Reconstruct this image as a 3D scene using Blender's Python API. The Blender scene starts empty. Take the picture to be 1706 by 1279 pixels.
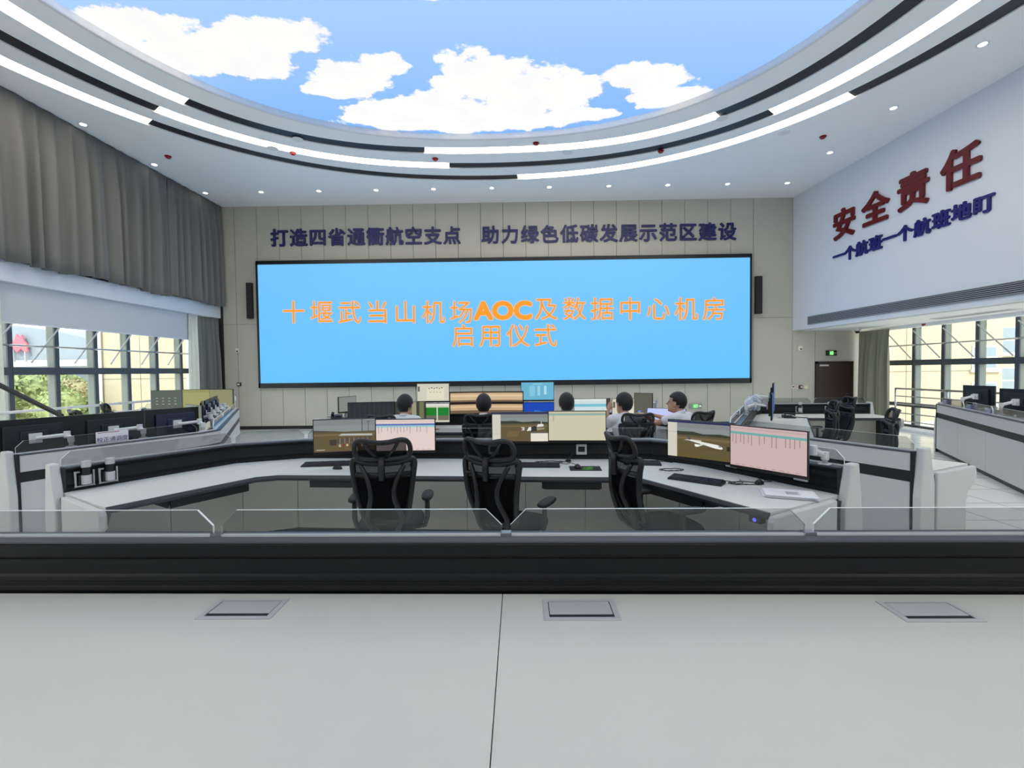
import bpy, bmesh, math, random
from math import sin, cos, pi, radians, hypot, atan2, sqrt
from mathutils import Vector, Matrix
random.seed(7)
SC = bpy.context.scene
COL = SC.collection
EXPO = 0.55
# ---------------------------------------------------------------- camera calibration (image 1706 x 1279)
F, PX, PY = 788.0, 853.0, 639.5
YAW, PIT, ROL = radians(.87), radians(1.64), radians(.65)
CAM = Vector((0, 0, 1.70))
fw = Vector((-sin(YAW)*cos(PIT), cos(YAW)*cos(PIT), -sin(PIT)))
_r0 = Vector((cos(YAW), sin(YAW), 0)); _u0 = _r0.cross(fw)
rt = _r0*cos(ROL) - _u0*sin(ROL); up = _u0*cos(ROL) + _r0*sin(ROL)
def ray(u, v): return fw + rt*((u-PX)/F) - up*((v-PY)/F)
def at_z(u, v, z): d = ray(u, v); return CAM + d*((z-CAM.z)/d.z)
def at_y(u, v, y): d = ray(u, v); return CAM + d*(y/d.y)
def at_x(u, v, x): d = ray(u, v); return CAM + d*(x/d.x)
def at_plane(u, v, a, t):            # vertical plane through a along horizontal direction t
    n = Vector((t[1], -t[0], 0)); d = ray(u, v); a = Vector((a[0], a[1], 0))
    return CAM + d*((a-CAM).dot(n)/d.dot(n))
# ---------------------------------------------------------------- materials
def lin(c):
    f = lambda x: x/12.92 if x <= .04045 else ((x+.055)/1.055)**2.4
    return tuple(f(x/255) for x in c) + (1,)
_m = {}
def mat(name, rgb, rough=.5, metal=0, spec=.5, bump=None, var=0, coat=0):
    if name in _m: return _m[name]
    m = bpy.data.materials.new(name); m.use_nodes = True; nt = m.node_tree; b = nt.nodes['Principled BSDF']
    b.inputs['Base Color'].default_value = lin(rgb); b.inputs['Roughness'].default_value = rough
    b.inputs['Metallic'].default_value = metal; b.inputs['Specular IOR Level'].default_value = spec
    b.inputs['Coat Weight'].default_value = coat
    tc = nt.nodes.new('ShaderNodeTexCoord')
    if var:
        n = nt.nodes.new('ShaderNodeTexNoise'); n.inputs['Scale'].default_value = 6; n.inputs['Detail'].default_value = 4
        mx = nt.nodes.new('ShaderNodeMix'); mx.data_type = 'RGBA'
        c = lin(rgb); mx.inputs[6].default_value = tuple(x*(1-var) for x in c[:3])+(1,); mx.inputs[7].default_value = tuple(min(1, x*(1+var)) for x in c[:3])+(1,)
        nt.links.new(tc.outputs['Object'], n.inputs['Vector']); nt.links.new(n.outputs['Fac'], mx.inputs[0]); nt.links.new(mx.outputs[2], b.inputs['Base Color'])
    if bump:
        n = nt.nodes.new('ShaderNodeTexNoise'); n.inputs['Scale'].default_value = bump[0]; n.inputs['Detail'].default_value = 3
        bp = nt.nodes.new('ShaderNodeBump'); bp.inputs['Strength'].default_value = bump[1]; bp.inputs['Distance'].default_value = .01
        nt.links.new(tc.outputs['Object'], n.inputs['Vector']); nt.links.new(n.outputs['Fac'], bp.inputs['Height']); nt.links.new(bp.outputs['Normal'], b.inputs['Normal'])
    _m[name] = m; return m
def emat(rgb, s=1.0):
    key = ('e', rgb, s)
    if key in _m: return _m[key]
    m = bpy.data.materials.new('glow_%d_%d_%d' % rgb); m.use_nodes = True; nt = m.node_tree; b = nt.nodes['Principled BSDF']
    b.inputs['Base Color'].default_value = (.01, .01, .01, 1); b.inputs['Roughness'].default_value = .4; b.inputs['Specular IOR Level'].default_value = .15
    b.inputs['Emission Color'].default_value = lin(rgb); b.inputs['Emission Strength'].default_value = s * 2**-EXPO
    _m[key] = m; return m
def glassmat(name, tint, gloss=1.0, base=(1, 1, 1), alpha=0.0):
    if name in _m: return _m[name]
    m = bpy.data.materials.new(name); m.use_nodes = True; nt = m.node_tree; nt.nodes.clear()
    o = nt.nodes.new('ShaderNodeOutputMaterial'); t = nt.nodes.new('ShaderNodeBsdfTransparent'); g = nt.nodes.new('ShaderNodeBsdfGlossy')
    t.inputs['Color'].default_value = (*tint, 1); g.inputs['Roughness'].default_value = .03
    lw = nt.nodes.new('ShaderNodeLayerWeight'); pw = nt.nodes.new('ShaderNodeMath'); pw.operation = 'POWER'; pw.inputs[1].default_value = 5; nt.links.new(lw.outputs['Facing'], pw.inputs[0])
    mu = nt.nodes.new('ShaderNodeMath'); mu.operation = 'MULTIPLY_ADD'; mu.inputs[1].default_value = .8*gloss; mu.inputs[2].default_value = .035*gloss
    mx = nt.nodes.new('ShaderNodeMixShader'); nt.links.new(pw.outputs[0], mu.inputs[0]); nt.links.new(mu.outputs[0], mx.inputs[0])
    nt.links.new(t.outputs[0], mx.inputs[1]); nt.links.new(g.outputs[0], mx.inputs[2]); last = mx
    if alpha:
        d = nt.nodes.new('ShaderNodeBsdfDiffuse'); d.inputs['Color'].default_value = (*base, 1); m2 = nt.nodes.new('ShaderNodeMixShader')
        m2.inputs[0].default_value = alpha; nt.links.new(mx.outputs[0], m2.inputs[1]); nt.links.new(d.outputs[0], m2.inputs[2]); last = m2
    nt.links.new(last.outputs[0], o.inputs['Surface']); _m[name] = m; return m
def fabric(name, rgb, scale, strength=.25):     # vertical fine weave
    if name in _m: return _m[name]
    m = mat(name, rgb, .9, spec=.15); nt = m.node_tree; b = nt.nodes['Principled BSDF']
    tc = nt.nodes.new('ShaderNodeTexCoord'); w = nt.nodes.new('ShaderNodeTexNoise'); w.inputs['Scale'].default_value = scale
    bp = nt.nodes.new('ShaderNodeBump'); bp.inputs['Strength'].default_value = strength; bp.inputs['Distance'].default_value = .004
    nt.links.new(tc.outputs['Object'], w.inputs['Vector']); nt.links.new(w.outputs['Fac'], bp.inputs['Height']); nt.links.new(bp.outputs['Normal'], b.inputs['Normal'])
    return m
M = dict(
    white=mat('white_paint', (226, 228, 232), .6, bump=(60, .03)),
    ceil=mat('ceiling_paint', (243, 245, 250), .7, bump=(40, .02)),
    trimw=mat('white_trim', (215, 221, 234), .5),
    panel=mat('wall_panel_laminate', (190, 186, 176), .55, var=.02),
    gap=mat('panel_gap', (34, 33, 31), .8),
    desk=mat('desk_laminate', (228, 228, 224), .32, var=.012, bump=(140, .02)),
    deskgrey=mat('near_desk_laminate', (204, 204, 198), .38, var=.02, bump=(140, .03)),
    edge=mat('edge_band', (46, 48, 56), .4),
    riser=mat('riser_black', (20, 20, 22), .45, spec=.3), back_refl=mat('monitor_back_reflection', (30, 40, 70), .28),  # blue monitor backs: the LED wall's reflection painted into the colour
    ledge=mat('riser_ledge', (96, 98, 110), .3, metal=.6),
    bandw=mat('console_white', (206, 206, 206), .38),
    bandk=mat('console_black', (34, 34, 36), .4),
    modesty=mat('modesty_panel', (220, 217, 208), .5, var=.015),
    endw=mat('end_panel_paint', (205, 206, 206), .42),
    black=mat('black_plastic', (24, 24, 27), .45),
    black2=mat('soft_black', (30, 30, 33), .7),
    fab=fabric('chair_fabric', (26, 26, 29), 300),
    bezel=mat('monitor_black', (20, 20, 24), .35),
    back=mat('monitor_back', (30, 32, 38), .5),
    silver=mat('brushed_aluminium', (200, 201, 203), .38, metal=.25),
    chrome=mat('stainless_tube', (200, 200, 205), .22, metal=1),
    armw=mat('white_arm', (222, 224, 226), .35),
    navy=mat('navy_letter', (24, 26, 94), .4),
    blue=mat('blue_letter', (16, 20, 108), .35),
    red=mat('red_letter', (100, 8, 16), .25),
    glass=glassmat('desk_glass', (.80, .81, .81), 1.6),
    pane=glassmat('window_glass', (.93, .96, .95), .6),
    gedge=mat('glass_edge', (236, 240, 238), .3),
    frame=mat('window_frame', (70, 76, 84), .45),
    framei=mat('window_frame_light', (132, 138, 132), .5),
    curt=fabric('grey_curtain', (116, 116, 115), 220),
    curtb=fabric('beige_curtain', (150, 148, 130), 220),
    door=mat('dark_wood_door', (58, 42, 38), .5, var=.15),
    doorf=mat('door_frame', (44, 30, 28), .5),
    key=mat('keycap', (54, 54, 68), .5),
    paper=mat('paper', (236, 236, 242), .8),
    hair=mat('black_hair', (14, 13, 14), .55, bump=(220, .3)),
    skin=mat('skin', (196, 150, 124), .55, var=.03),
    shirt=fabric('white_shirt', (228, 228, 232), 120, .15),
    shirtn=fabric('navy_jacket', (30, 32, 42), 120, .15),
    trous=fabric('dark_trousers', (34, 36, 44), 120, .15),
    redp=mat('red_plastic', (150, 28, 26), .4),
    beige=mat('outdoor_render', (166, 154, 132), .8, var=.02),
    beige2=mat('outdoor_joint', (120, 110, 92), .8),
    roofw=mat('outdoor_roof_metal', (116, 124, 134), .6),
    leaf=mat('leaves', (136, 148, 96), .8, var=.3),
    leaf2=mat('leaves_dry', (160, 150, 110), .8, var=.3),
    bark=mat('bark', (90, 76, 60), .9),
    ground=mat('outdoor_ground', (228, 222, 204), .9, var=.08),
    concrete=mat('outdoor_concrete', (186, 182, 172), .8),
    grey=mat('grey_plastic', (150, 152, 156), .5),
    outw=mat('outdoor_pane', (120, 132, 140), .2),
    mouse=mat('mousepad', (28, 30, 34), .8),
    green=mat('mousepad_print', (70, 150, 40), .8),
    mesh=glassmat('chair_mesh', (.55, .55, .56), .05, (.02, .02, .022), .38),
    bulb=emat((255, 246, 226), 14.0),
    strip=emat((255, 246, 224), 11.0),
    stripk=mat('strip_dark', (22, 22, 34), .35),
    blind=None,
)
# translucent blind and sheer cloth
def translucent(name, rgb, k):
    m = bpy.data.materials.new(name); m.use_nodes = True; nt = m.node_tree; nt.nodes.clear()
    o = nt.nodes.new('ShaderNodeOutputMaterial'); d = nt.nodes.new('ShaderNodeBsdfDiffuse'); t = nt.nodes.new('ShaderNodeBsdfTranslucent'); x = nt.nodes.new('ShaderNodeMixShader')
    d.inputs[0].default_value = lin(rgb); t.inputs[0].default_value = lin(rgb); x.inputs[0].default_value = k
    nt.links.new(d.outputs[0], x.inputs[1]); nt.links.new(t.outputs[0], x.inputs[2]); nt.links.new(x.outputs[0], o.inputs[0]); return m
M['blind'] = translucent('roller_blind', (206, 212, 222), .12)
M['sheer'] = translucent('sheer_cloth', (235, 238, 232), .35)
# ---------------------------------------------------------------- mesh builder
class MB:
    def __init__(s): s.v = []; s.f = []; s.m = []
    def add(s, vs, fs, m=0):
        b = len(s.v); s.v += [tuple(x) for x in vs]
        for f in fs: s.f.append([b+i for i in f]); s.m.append(m)
        return s
    def bx(s, x0, x1, y0, y1, z0, z1, m=0):
        return s.add([(x0,y0,z0),(x1,y0,z0),(x1,y1,z0),(x0,y1,z0),(x0,y0,z1),(x1,y0,z1),(x1,y1,z1),(x0,y1,z1)],
                     [(0,3,2,1),(4,5,6,7),(0,1,5,4),(1,2,6,5),(2,3,7,6),(3,0,4,7)], m)
    def ob(s, o, ax, ay, az, m=0):      # oblique box from corner o
        o, ax, ay, az = map(Vector, (o, ax, ay, az))
        return s.add([o, o+ax, o+ax+ay, o+ay, o+az, o+ax+az, o+ax+ay+az, o+ay+az],
                     [(0,3,2,1),(4,5,6,7),(0,1,5,4),(1,2,6,5),(2,3,7,6),(3,0,4,7)], m)
    def extr(s, pts, vec, m=0, m_side=None):
        n = len(pts); p = [Vector(q) for q in pts]; v = Vector(vec)
        b = len(s.v); s.v += [tuple(q) for q in p] + [tuple(q+v) for q in p]
        s.f += [list(range(b, b+n))[::-1], list(range(b+n, b+2*n))]; s.m += [m, m]
        for i in range(n):
            j = (i+1) % n; s.f.append([b+i, b+j, b+n+j, b+n+i]); s.m.append(m if m_side is None else m_side)
        return s
    def prism(s, pts, z0, z1, m=0): return s.extr([(x, y, z0) for x, y in pts], (0, 0, z1-z0), m)
    def tube(s, path, r, n=8, m=0, cap=True):
        P = [Vector(p) for p in path]; k = len(P); b = len(s.v); R = r if isinstance(r, (list, tuple)) else [r]*k
        prev = None
        for i in range(k):
            t = (P[min(i+1, k-1)]-P[max(i-1, 0)]).normalized()
            if prev is None:
                a = Vector((0, 0, 1)) if abs(t.z) < .9 else Vector((1, 0, 0)); prev = (a - t*a.dot(t)).normalized()
            else: prev = (prev - t*prev.dot(t)).normalized()
            c = t.cross(prev)
            for j in range(n):
                a = 2*pi*j/n; s.v.append(tuple(P[i] + prev*(R[i]*cos(a)) + c*(R[i]*sin(a))))
        for i in range(k-1):
            for j in range(n):
                s.f.append([b+i*n+j, b+i*n+(j+1) % n, b+(i+1)*n+(j+1) % n, b+(i+1)*n+j]); s.m.append(m)
        if cap:
            s.f.append([b+j for j in range(n)][::-1]); s.f.append([b+(k-1)*n+j for j in range(n)]); s.m += [m, m]
        return s
    def ell(s, c, r, n=12, k=8, m=0, rot=None):
        c = Vector(c); b = len(s.v)
        for i in range(k+1):
            th = pi*i/k
            for j in range(n):
                a = 2*pi*j/n; q = Vector((r[0]*sin(th)*cos(a), r[1]*sin(th)*sin(a), r[2]*cos(th)))
                if rot is not None: q = rot @ q
                s.v.append(tuple(c+q))
        for i in range(k):
            for j in range(n):
                s.f.append([b+i*n+j, b+i*n+(j+1) % n, b+(i+1)*n+(j+1) % n, b+(i+1)*n+j]); s.m.append(m)
        return s
    def lathe(s, prof, c=(0, 0, 0), n=20, m=0):
        b = len(s.v); c = Vector(c); k = len(prof)
        for r, z in prof:
            for j in range(n): s.v.append(tuple(c+Vector((r*cos(2*pi*j/n), r*sin(2*pi*j/n), z))))
        for i in range(k-1):
            for j in range(n): s.f.append([b+i*n+j, b+i*n+(j+1) % n, b+(i+1)*n+(j+1) % n, b+(i+1)*n+j]); s.m.append(m)
        s.f += [[b+j for j in range(n)][::-1], [b+(k-1)*n+j for j in range(n)]]; s.m += [m, m]
        return s
    def sweep(s, P, prof, sg, m=0, mm=None):      # closed (d,z) profile swept along plan polyline P
        n = len(prof); b = len(s.v); k = len(P)
        O = {d: offs(P, d, sg) for d, z in prof}
        for i in range(k):
            for d, z in prof: q = O[d][i]; s.v.append((q[0], q[1], z))
        for i in range(k-1):
            for j in range(n):
                s.f.append([b+i*n+j, b+i*n+(j+1) % n, b+(i+1)*n+(j+1) % n, b+(i+1)*n+j]); s.m.append(mm[j] if mm else m)
        s.f += [[b+j for j in range(n)][::-1], [b+(k-1)*n+j for j in range(n)]]; s.m += [m, m]
        return s
    def build(s, name, mats, parent=None, bevel=0, smooth=False, seg=2, local=True, xf=None):
        if not isinstance(mats, (list, tuple)): mats = [mats]
        me = bpy.data.meshes.new(name); V = s.v
        if xf is not None: V = [tuple(xf @ Vector(p)) for p in V]
        if parent is not None and not local:
            L = parent.get('_loc'); V = [(p[0]-L[0], p[1]-L[1], p[2]-L[2]) for p in V]
        me.from_pydata(V, [], s.f)
        for m in mats: me.materials.append(m)
        me.polygons.foreach_set('material_index', s.m)
        bm = bmesh.new(); bm.from_mesh(me); bmesh.ops.remove_doubles(bm, verts=bm.verts, dist=1e-6); bmesh.ops.recalc_face_normals(bm, faces=bm.faces); bm.to_mesh(me); bm.free()
        if smooth: me.polygons.foreach_set('use_smooth', [True]*len(me.polygons))
        o = bpy.data.objects.new(name, me); COL.objects.link(o)
        if parent is not None: o.parent = parent
        if bevel:
            md = o.modifiers.new('bevel', 'BEVEL'); md.width = bevel; md.segments = seg; md.limit_method = 'ANGLE'; md.angle_limit = radians(40)
        return o
def offs(P, d, sg):       # offset polyline towards its inner side (sg=+1: right of travel)
    out = []; k = len(P)
    def nrm(a, b):
        dx, dy = b[0]-a[0], b[1]-a[1]; l = hypot(dx, dy); return (sg*dy/l, -sg*dx/l)
    for i in range(k):
        n1 = nrm(P[i-1], P[i]) if i > 0 else nrm(P[i], P[i+1]); n2 = nrm(P[i], P[i+1]) if i < k-1 else n1
        c = 1 + n1[0]*n2[0] + n1[1]*n2[1]
        out.append((P[i][0]+(n1[0]+n2[0])/c*d, P[i][1]+(n1[1]+n2[1])/c*d))
    return out
def smooth_path(P, n=4, closed=True):      # Catmull-Rom through the points
    P = [Vector(p) for p in P]
    if closed: P = P[:-1]
    k = len(P); out = []
    for i in range(k if closed else k-1):
        a, b_, c, d = (P[(i-1) % k], P[i], P[(i+1) % k], P[(i+2) % k]) if closed else (P[max(i-1, 0)], P[i], P[i+1], P[min(i+2, k-1)])
        for j in range(n):
            t = j/n; out.append(.5*((2*b_)+(c-a)*t+(2*a-5*b_+4*c-d)*t*t+(3*b_-a-3*c+d)*t**3))
    out.append(out[0].copy() if closed else P[-1]); return out
def thing(name, label, cat, loc=(0, 0, 0), rz=0, group=None, kind=None):
    o = bpy.data.objects.new(name, None); COL.objects.link(o); o.location = loc; o.rotation_euler = (0, 0, rz); o.empty_display_size = .1
    o['_loc'] = list(loc)
    tag(o, label, cat, group, kind); return o
def tag(o, label=None, cat=None, group=None, kind=None):
    if label: o['label'] = label
    if cat: o['category'] = cat
    if group: o['group'] = group
    if kind: o['kind'] = kind
    return o
def struct(o, label=None, cat=None): o['kind'] = 'structure'; return tag(o, label, cat)
def copy_tree(o, parent=None):
    c = o.copy(); COL.objects.link(c)
    if parent is not None: c.parent = parent
    for ch in list(o.children): copy_tree(ch, c)
    return c
def text_mesh(name, body, size, m, X, Y, Z, pos, bold=0.0, depth=.01, wide=1.0, cen=.383):
    cu = bpy.data.curves.new('tmp', 'FONT'); cu.body = body; cu.size = size; cu.extrude = depth/2; cu.align_x = 'CENTER'; cu.resolution_u = 3
    t = bpy.data.objects.new('tmp', cu); COL.objects.link(t); bpy.context.view_layer.update()
    me = bpy.data.meshes.new_from_object(t.evaluated_get(bpy.context.evaluated_depsgraph_get())); me.name = name
    bpy.data.objects.remove(t); bpy.data.curves.remove(cu)
    if bold:      # thicker strokes: the same glyph repeated around a small circle
        vs = [v.co.copy() for v in me.vertices]; fs = [list(f.vertices) for f in me.polygons]; V, Fc = [], []
        for k in range(9):
            d = Vector((0, 0, 0)) if k == 8 else Vector((bold*cos(k*pi/4), bold*sin(k*pi/4), .00035*(k+1))); b = len(V)
            V += [v+d for v in vs]; Fc += [[b+i for i in f] for f in fs]
        bpy.data.meshes.remove(me); me = bpy.data.meshes.new(name); me.from_pydata(V, [], Fc)
    for v in me.vertices: v.co.x *= wide; v.co.y -= cen*size
    R = Matrix((X, Y, Z)).transposed().to_4x4(); me.transform(R)
    me.materials.clear(); me.materials.append(m)
    for p in me.polygons: p.material_index = 0
    o = bpy.data.objects.new(name, me); COL.objects.link(o); o.location = pos; return o
FLAT = ((1, 0, 0), (0, 0, 1), (0, -1, 0))
ORD = ['first','second','third','fourth','fifth','sixth','seventh','eighth','ninth','tenth','eleventh','twelfth','thirteenth','fourteenth','fifteenth','sixteenth']
# ================================================================ ROOM SHELL
YB, YF, XL, ZC, ZS = 14.19, -5.2, -9.0, 6.69, 2.78
XW = 10.5                               # right window plane
XR0, XRK = 8.12, -.0607                 # right upper wall: x at the back, slope
xr = lambda y: XR0 + XRK*(y-YB)
CX, CY = -.69, 4.55                     # centre of the ceiling rings
# floor with tile joints
mf = mat('floor_tiles', (244, 244, 241), .16, spec=.5); nt = mf.node_tree; b = nt.nodes['Principled BSDF']
tc = nt.nodes.new('ShaderNodeTexCoord'); mp = nt.nodes.new('ShaderNodeMapping'); mp.inputs['Location'].default_value = (.05, .02, 0)
br = nt.nodes.new('ShaderNodeTexBrick'); br.offset = 0; br.inputs['Scale'].default_value = 1; br.inputs['Brick Width'].default_value = .655; br.inputs['Row Height'].default_value = .655
br.inputs['Mortar Size'].default_value = .005; br.inputs['Color1'].default_value = lin((245, 245, 242)); br.inputs['Color2'].default_value = lin((240, 241, 239)); br.inputs['Mortar'].default_value = lin((84, 84, 84))
nt.links.new(tc.outputs['Object'], mp.inputs[0]); nt.links.new(mp.outputs[0], br.inputs['Vector']); nt.links.new(br.outputs['Color'], b.inputs['Base Color'])
struct(MB().bx(-9.75, 10.9, YF, YB+.2, -.2, 0).build('floor', mf))
# back wall of separate tall laminate panels over a dark backing
w = MB(); w.bx(-9.75, 10.9, YB+.02, YB+.2, 0, ZC, 1)
xs = [-7.82 + .672*k for k in range(-2, 24)] + [8.12]
xs = sorted(x for x in xs if -9.02 < x <= 7.6); xs = [-9.02] + xs + [8.12]
zseam = 3.18
for a, c in zip(xs[:-1], xs[1:]):
    w.bx(a+.006, c-.006, YB, YB+.02, .1, zseam-.004, 0); w.bx(a+.006, c-.006, YB, YB+.02, zseam+.004, ZC, 0)
for a, c in ((8.12, 8.79), (8.79, 10.6)): w.bx(a+.006, c-.006, YB, YB+.02, .1, ZS, 0)
struct(w.build('wall_back', [M['panel'], M['gap']]))
struct(MB().bx(-9.02, 8.7, YB-.012, YB, 0, .1).build('baseboard_back', M['gap']))
# rear wall behind the camera
struct(MB().bx(-9.75, 10.9, YF-.2, YF, 0, ZC).build('wall_rear', M['white']))
# left wall: solid above the windows, a beam, and a plain stretch beside the camera
struct(MB().bx(-9.75, -9.5, YF, YB+.2, 3.0, ZC).bx(-9.75, -9.2, YF, 5.1, 0, 3.4).bx(-9.75, -9.2, 13.72, YB+.2, 0, 3.4).build('wall_left', M['white']))
struct(MB().bx(-9.5, -8.95, YF, YB, 3.36, 3.735).build('trim_1', M['trimw'], bevel=.006))
# right upper wall (bulkhead) with its soffit, and lower wall beside the camera
w = MB(); y0, y1 = YF, YB
w.add([(xr(y0), y0, ZS), (xr(y1), y1, ZS), (xr(y1), y1, ZC), (xr(y0), y0, ZC), (xr(y0)+.25, y0, ZS), (xr(y1)+.25, y1, ZS), (xr(y1)+.25, y1, ZC), (xr(y0)+.25, y0, ZC)],
      [(0,1,2,3),(4,7,6,5),(0,4,5,1),(3,2,6,7),(0,3,7,4),(1,5,6,2)])
struct(w.build('wall_right', M['trimw']))
struct(MB().add([(xr(y0)+.2, y0, ZS), (10.9, y0, ZS), (10.9, y1, ZS), (xr(y1)+.2, y1, ZS), (xr(y0)+.2, y0, ZS+.12), (10.9, y0, ZS+.12), (10.9, y1, ZS+.12), (xr(y1)+.2, y1, ZS+.12)],
      [(0,1,2,3),(4,7,6,5),(0,4,5,1),(3,2,6,7),(0,3,7,4),(1,5,6,2)]).bx(10.25, 10.4, YF, 14.0, 2.70, ZS+.01).build('trim_2', M['ceil']))
struct(MB().bx(10.5, 10.75, YF, 4.8, 0, ZS).build('wall_right_lower', M['white']))
# ceiling with the big round opening
def rr(r0, a, t): return r0 - a*cos(4*t)
def ringpt(r0, a, t, z): r = rr(r0, a, t); return (CX+r*cos(t), CY+r*sin(t), z)
N = 144
RINGS = [(6.57, .26), (7.32, .22), (8.02, .18)]; HW = .15
SKY = (5.92, .17)
w = MB()
def annulus(w, ra, rb, z, t0=0, t1=2*pi, n=N, m=0):
    b = len(w.v)
    for i in range(n+1):
        t = t0+(t1-t0)*i/n; w.v.append(ringpt(ra[0], ra[1], t, z)); w.v.append(ringpt(rb[0], rb[1], t, z))
    for i in range(n): w.f.append([b+2*i, b+2*i+1, b+2*i+3, b+2*i+2]); w.m.append(m)
edges = [SKY]
for r, a in RINGS: edges += [(r-HW, a), (r+HW, a)]
def lip(w, ra, z0, z1, m=0):
    b = len(w.v)
    for i in range(N): t = 2*pi*i/N; w.v.append(ringpt(*ra, t, z0)); w.v.append(ringpt(*ra, t, z1))
    for i in range(N): j = (i+1) % N; w.f.append([b+2*i, b+2*j, b+2*j+1, b+2*i+1]); w.m.append(m)
for k in range(0, 6, 2): annulus(w, edges[k], edges[k+1], ZC)
for e in edges[1:]: lip(w, e, ZC, ZC+.06)
lip(w, SKY, ZC, ZC+.16)
# outer field: from last ring edge out to the room rectangle
b0 = len(w.v)
X0, X1, Y0, Y1 = -9.75, 10.0, YF-.1, YB+.1
for i in range(N):
    t = 2*pi*i/N; p = ringpt(*edges[6], t, ZC); w.v.append(p)
    dx, dy = cos(t), sin(t); k = min([((X1 if dx > 0 else X0)-CX)/dx if abs(dx) > 1e-6 else 1e9, ((Y1 if dy > 0 else Y0)-CY)/dy if abs(dy) > 1e-6 else 1e9])
    w.v.append((CX+dx*k, CY+dy*k, ZC))
for i in range(N): j = (i+1) % N; w.f.append([b0+2*i, b0+2*i+1, b0+2*j+1, b0+2*j]); w.m.append(0)
# corners of the rectangle
for cx, cy in ((X0, Y0), (X1, Y0), (X0, Y1), (X1, Y1)):
    t = atan2(cy-CY, cx-CX) % (2*pi); i = int(t/(2*pi/N)); j = (i+1) % N
    b = len(w.v); w.v.append((cx, cy, ZC)); w.f.append([b0+2*i+1, b, b0+2*j+1]); w.m.append(0)
w.bx(X0, X1, Y0, Y1, ZC+.35, ZC+.5)
struct(w.build('ceiling', M['ceil']))
# thin pale rim around the light ceiling
w = MB(); annulus(w, (SKY[0]-.0, SKY[1]), (SKY[0]+.05, SKY[1]), ZC-.02); lip(w, SKY, ZC-.02, ZC+.1); lip(w, (SKY[0]+.05, SKY[1]), ZC-.02, ZC+.005)
struct(w.build('trim_3', M['white']))
# back-lit printed sky
ms = bpy.data.materials.new('sky_print'); ms.use_nodes = True; nt = ms.node_tree; b = nt.nodes['Principled BSDF']
L = nt.links.new; nn = nt.nodes.new
tc = nn('ShaderNodeTexCoord')
nz = nn('ShaderNodeTexNoise'); nz.inputs['Scale'].default_value = 1.25; nz.inputs['Detail'].default_value = 9; nz.inputs['Roughness'].default_value = .62; L(tc.outputs['Object'], nz.inputs['Vector'])
def mth(op, a, c=None):
    n = nn('ShaderNodeMath'); n.operation = op
    for i, q in enumerate((a, c)):
        if q is None: continue
        if isinstance(q, (int, float)): n.inputs[i].default_value = q
        else: L(q, n.inputs[i])
    return n.outputs[0]
blobs = []
def cloud(u, v, du, dv):
    p = at_z(u, v, ZC); a = at_z(u-du, v, ZC); c = at_z(u+du, v, ZC); e = at_z(u, v-dv, ZC); f = at_z(u, v+dv, ZC)
    blobs.append((p.x, (e.y+f.y)/2, abs(c.x-a.x)/2, abs(f.y-e.y)/2))
for q in [(215, 55, 125, 38), (330, 95, 120, 42), (455, 70, 100, 34), (420, 112, 95, 30), (580, 140, 75, 34), (640, 120, 50, 22), (720, 190, 130, 32), (800, 140, 95, 48), (880, 165, 110, 48),
          (945, 160, 70, 26), (760, 212, 110, 18), (960, 200, 70, 12), (1085, 140, 80, 26), (1110, 172, 70, 20), (722, 2, 26, 12), (1190, 1, 34, 11), (560, 158, 60, 16), (690, 206, 120, 20), (850, 208, 120, 18), (620, 190, 60, 14), (250, 100, 110, 36)]: cloud(*q)
blobs += [(-4.2, 3.0, 1.4, .7), (2.4, 2.2, 1.6, .9), (-.5, .6, 1.8, .7), (1.2, -.4, 1.1, .5)]
acc = None
for (x, y, rx, ry) in blobs:
    s1 = nn('ShaderNodeVectorMath'); s1.operation = 'SUBTRACT'; L(tc.outputs['Object'], s1.inputs[0]); s1.inputs[1].default_value = (x-CX, y-CY, 0)
    s2 = nn('ShaderNodeVectorMath'); s2.operation = 'MULTIPLY'; L(s1.outputs[0], s2.inputs[0]); s2.inputs[1].default_value = (1/rx, 1/ry, 0)
    s3 = nn('ShaderNodeVectorMath'); s3.operation = 'LENGTH'; L(s2.outputs[0], s3.inputs[0])
    f = mth('SUBTRACT', 1.0, s3.outputs['Value']); acc = f if acc is None else mth('MAXIMUM', acc, f)
fld = mth('ADD', acc, mth('MULTIPLY', mth('SUBTRACT', nz.outputs['Fac'], .5), 2.3))
cr = nn('ShaderNodeMapRange'); cr.interpolation_type = 'SMOOTHSTEP'; cr.inputs['From Min'].default_value = -.02; cr.inputs['From Max'].default_value = .14; L(fld, cr.inputs['Value'])
sp = nn('ShaderNodeSeparateXYZ'); L(tc.outputs['Object'], sp.inputs[0])
g = nn('ShaderNodeMapRange'); g.inputs['From Min'].default_value = 0.5; g.inputs['From Max'].default_value = 5.6; L(sp.outputs['Y'], g.inputs['Value'])
sk = nn('ShaderNodeMix'); sk.data_type = 'RGBA'; sk.inputs[6].default_value = lin((178, 211, 250)); sk.inputs[7].default_value = lin((120, 175, 242)); L(g.outputs[0], sk.inputs[0])
n2 = nn('ShaderNodeTexNoise'); n2.inputs['Scale'].default_value = 1.6; n2.inputs['Detail'].default_value = 5; L(tc.outputs['Object'], n2.inputs['Vector'])
cw = nn('ShaderNodeMix'); cw.data_type = 'RGBA'; cw.inputs[6].default_value = lin((236, 234, 238)); cw.inputs[7].default_value = lin((255, 254, 246)); L(n2.outputs['Fac'], cw.inputs[0])
cm = nn('ShaderNodeMix'); cm.data_type = 'RGBA'; L(cr.outputs[0], cm.inputs[0]); L(sk.outputs[2], cm.inputs[6]); L(cw.outputs[2], cm.inputs[7])
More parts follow.
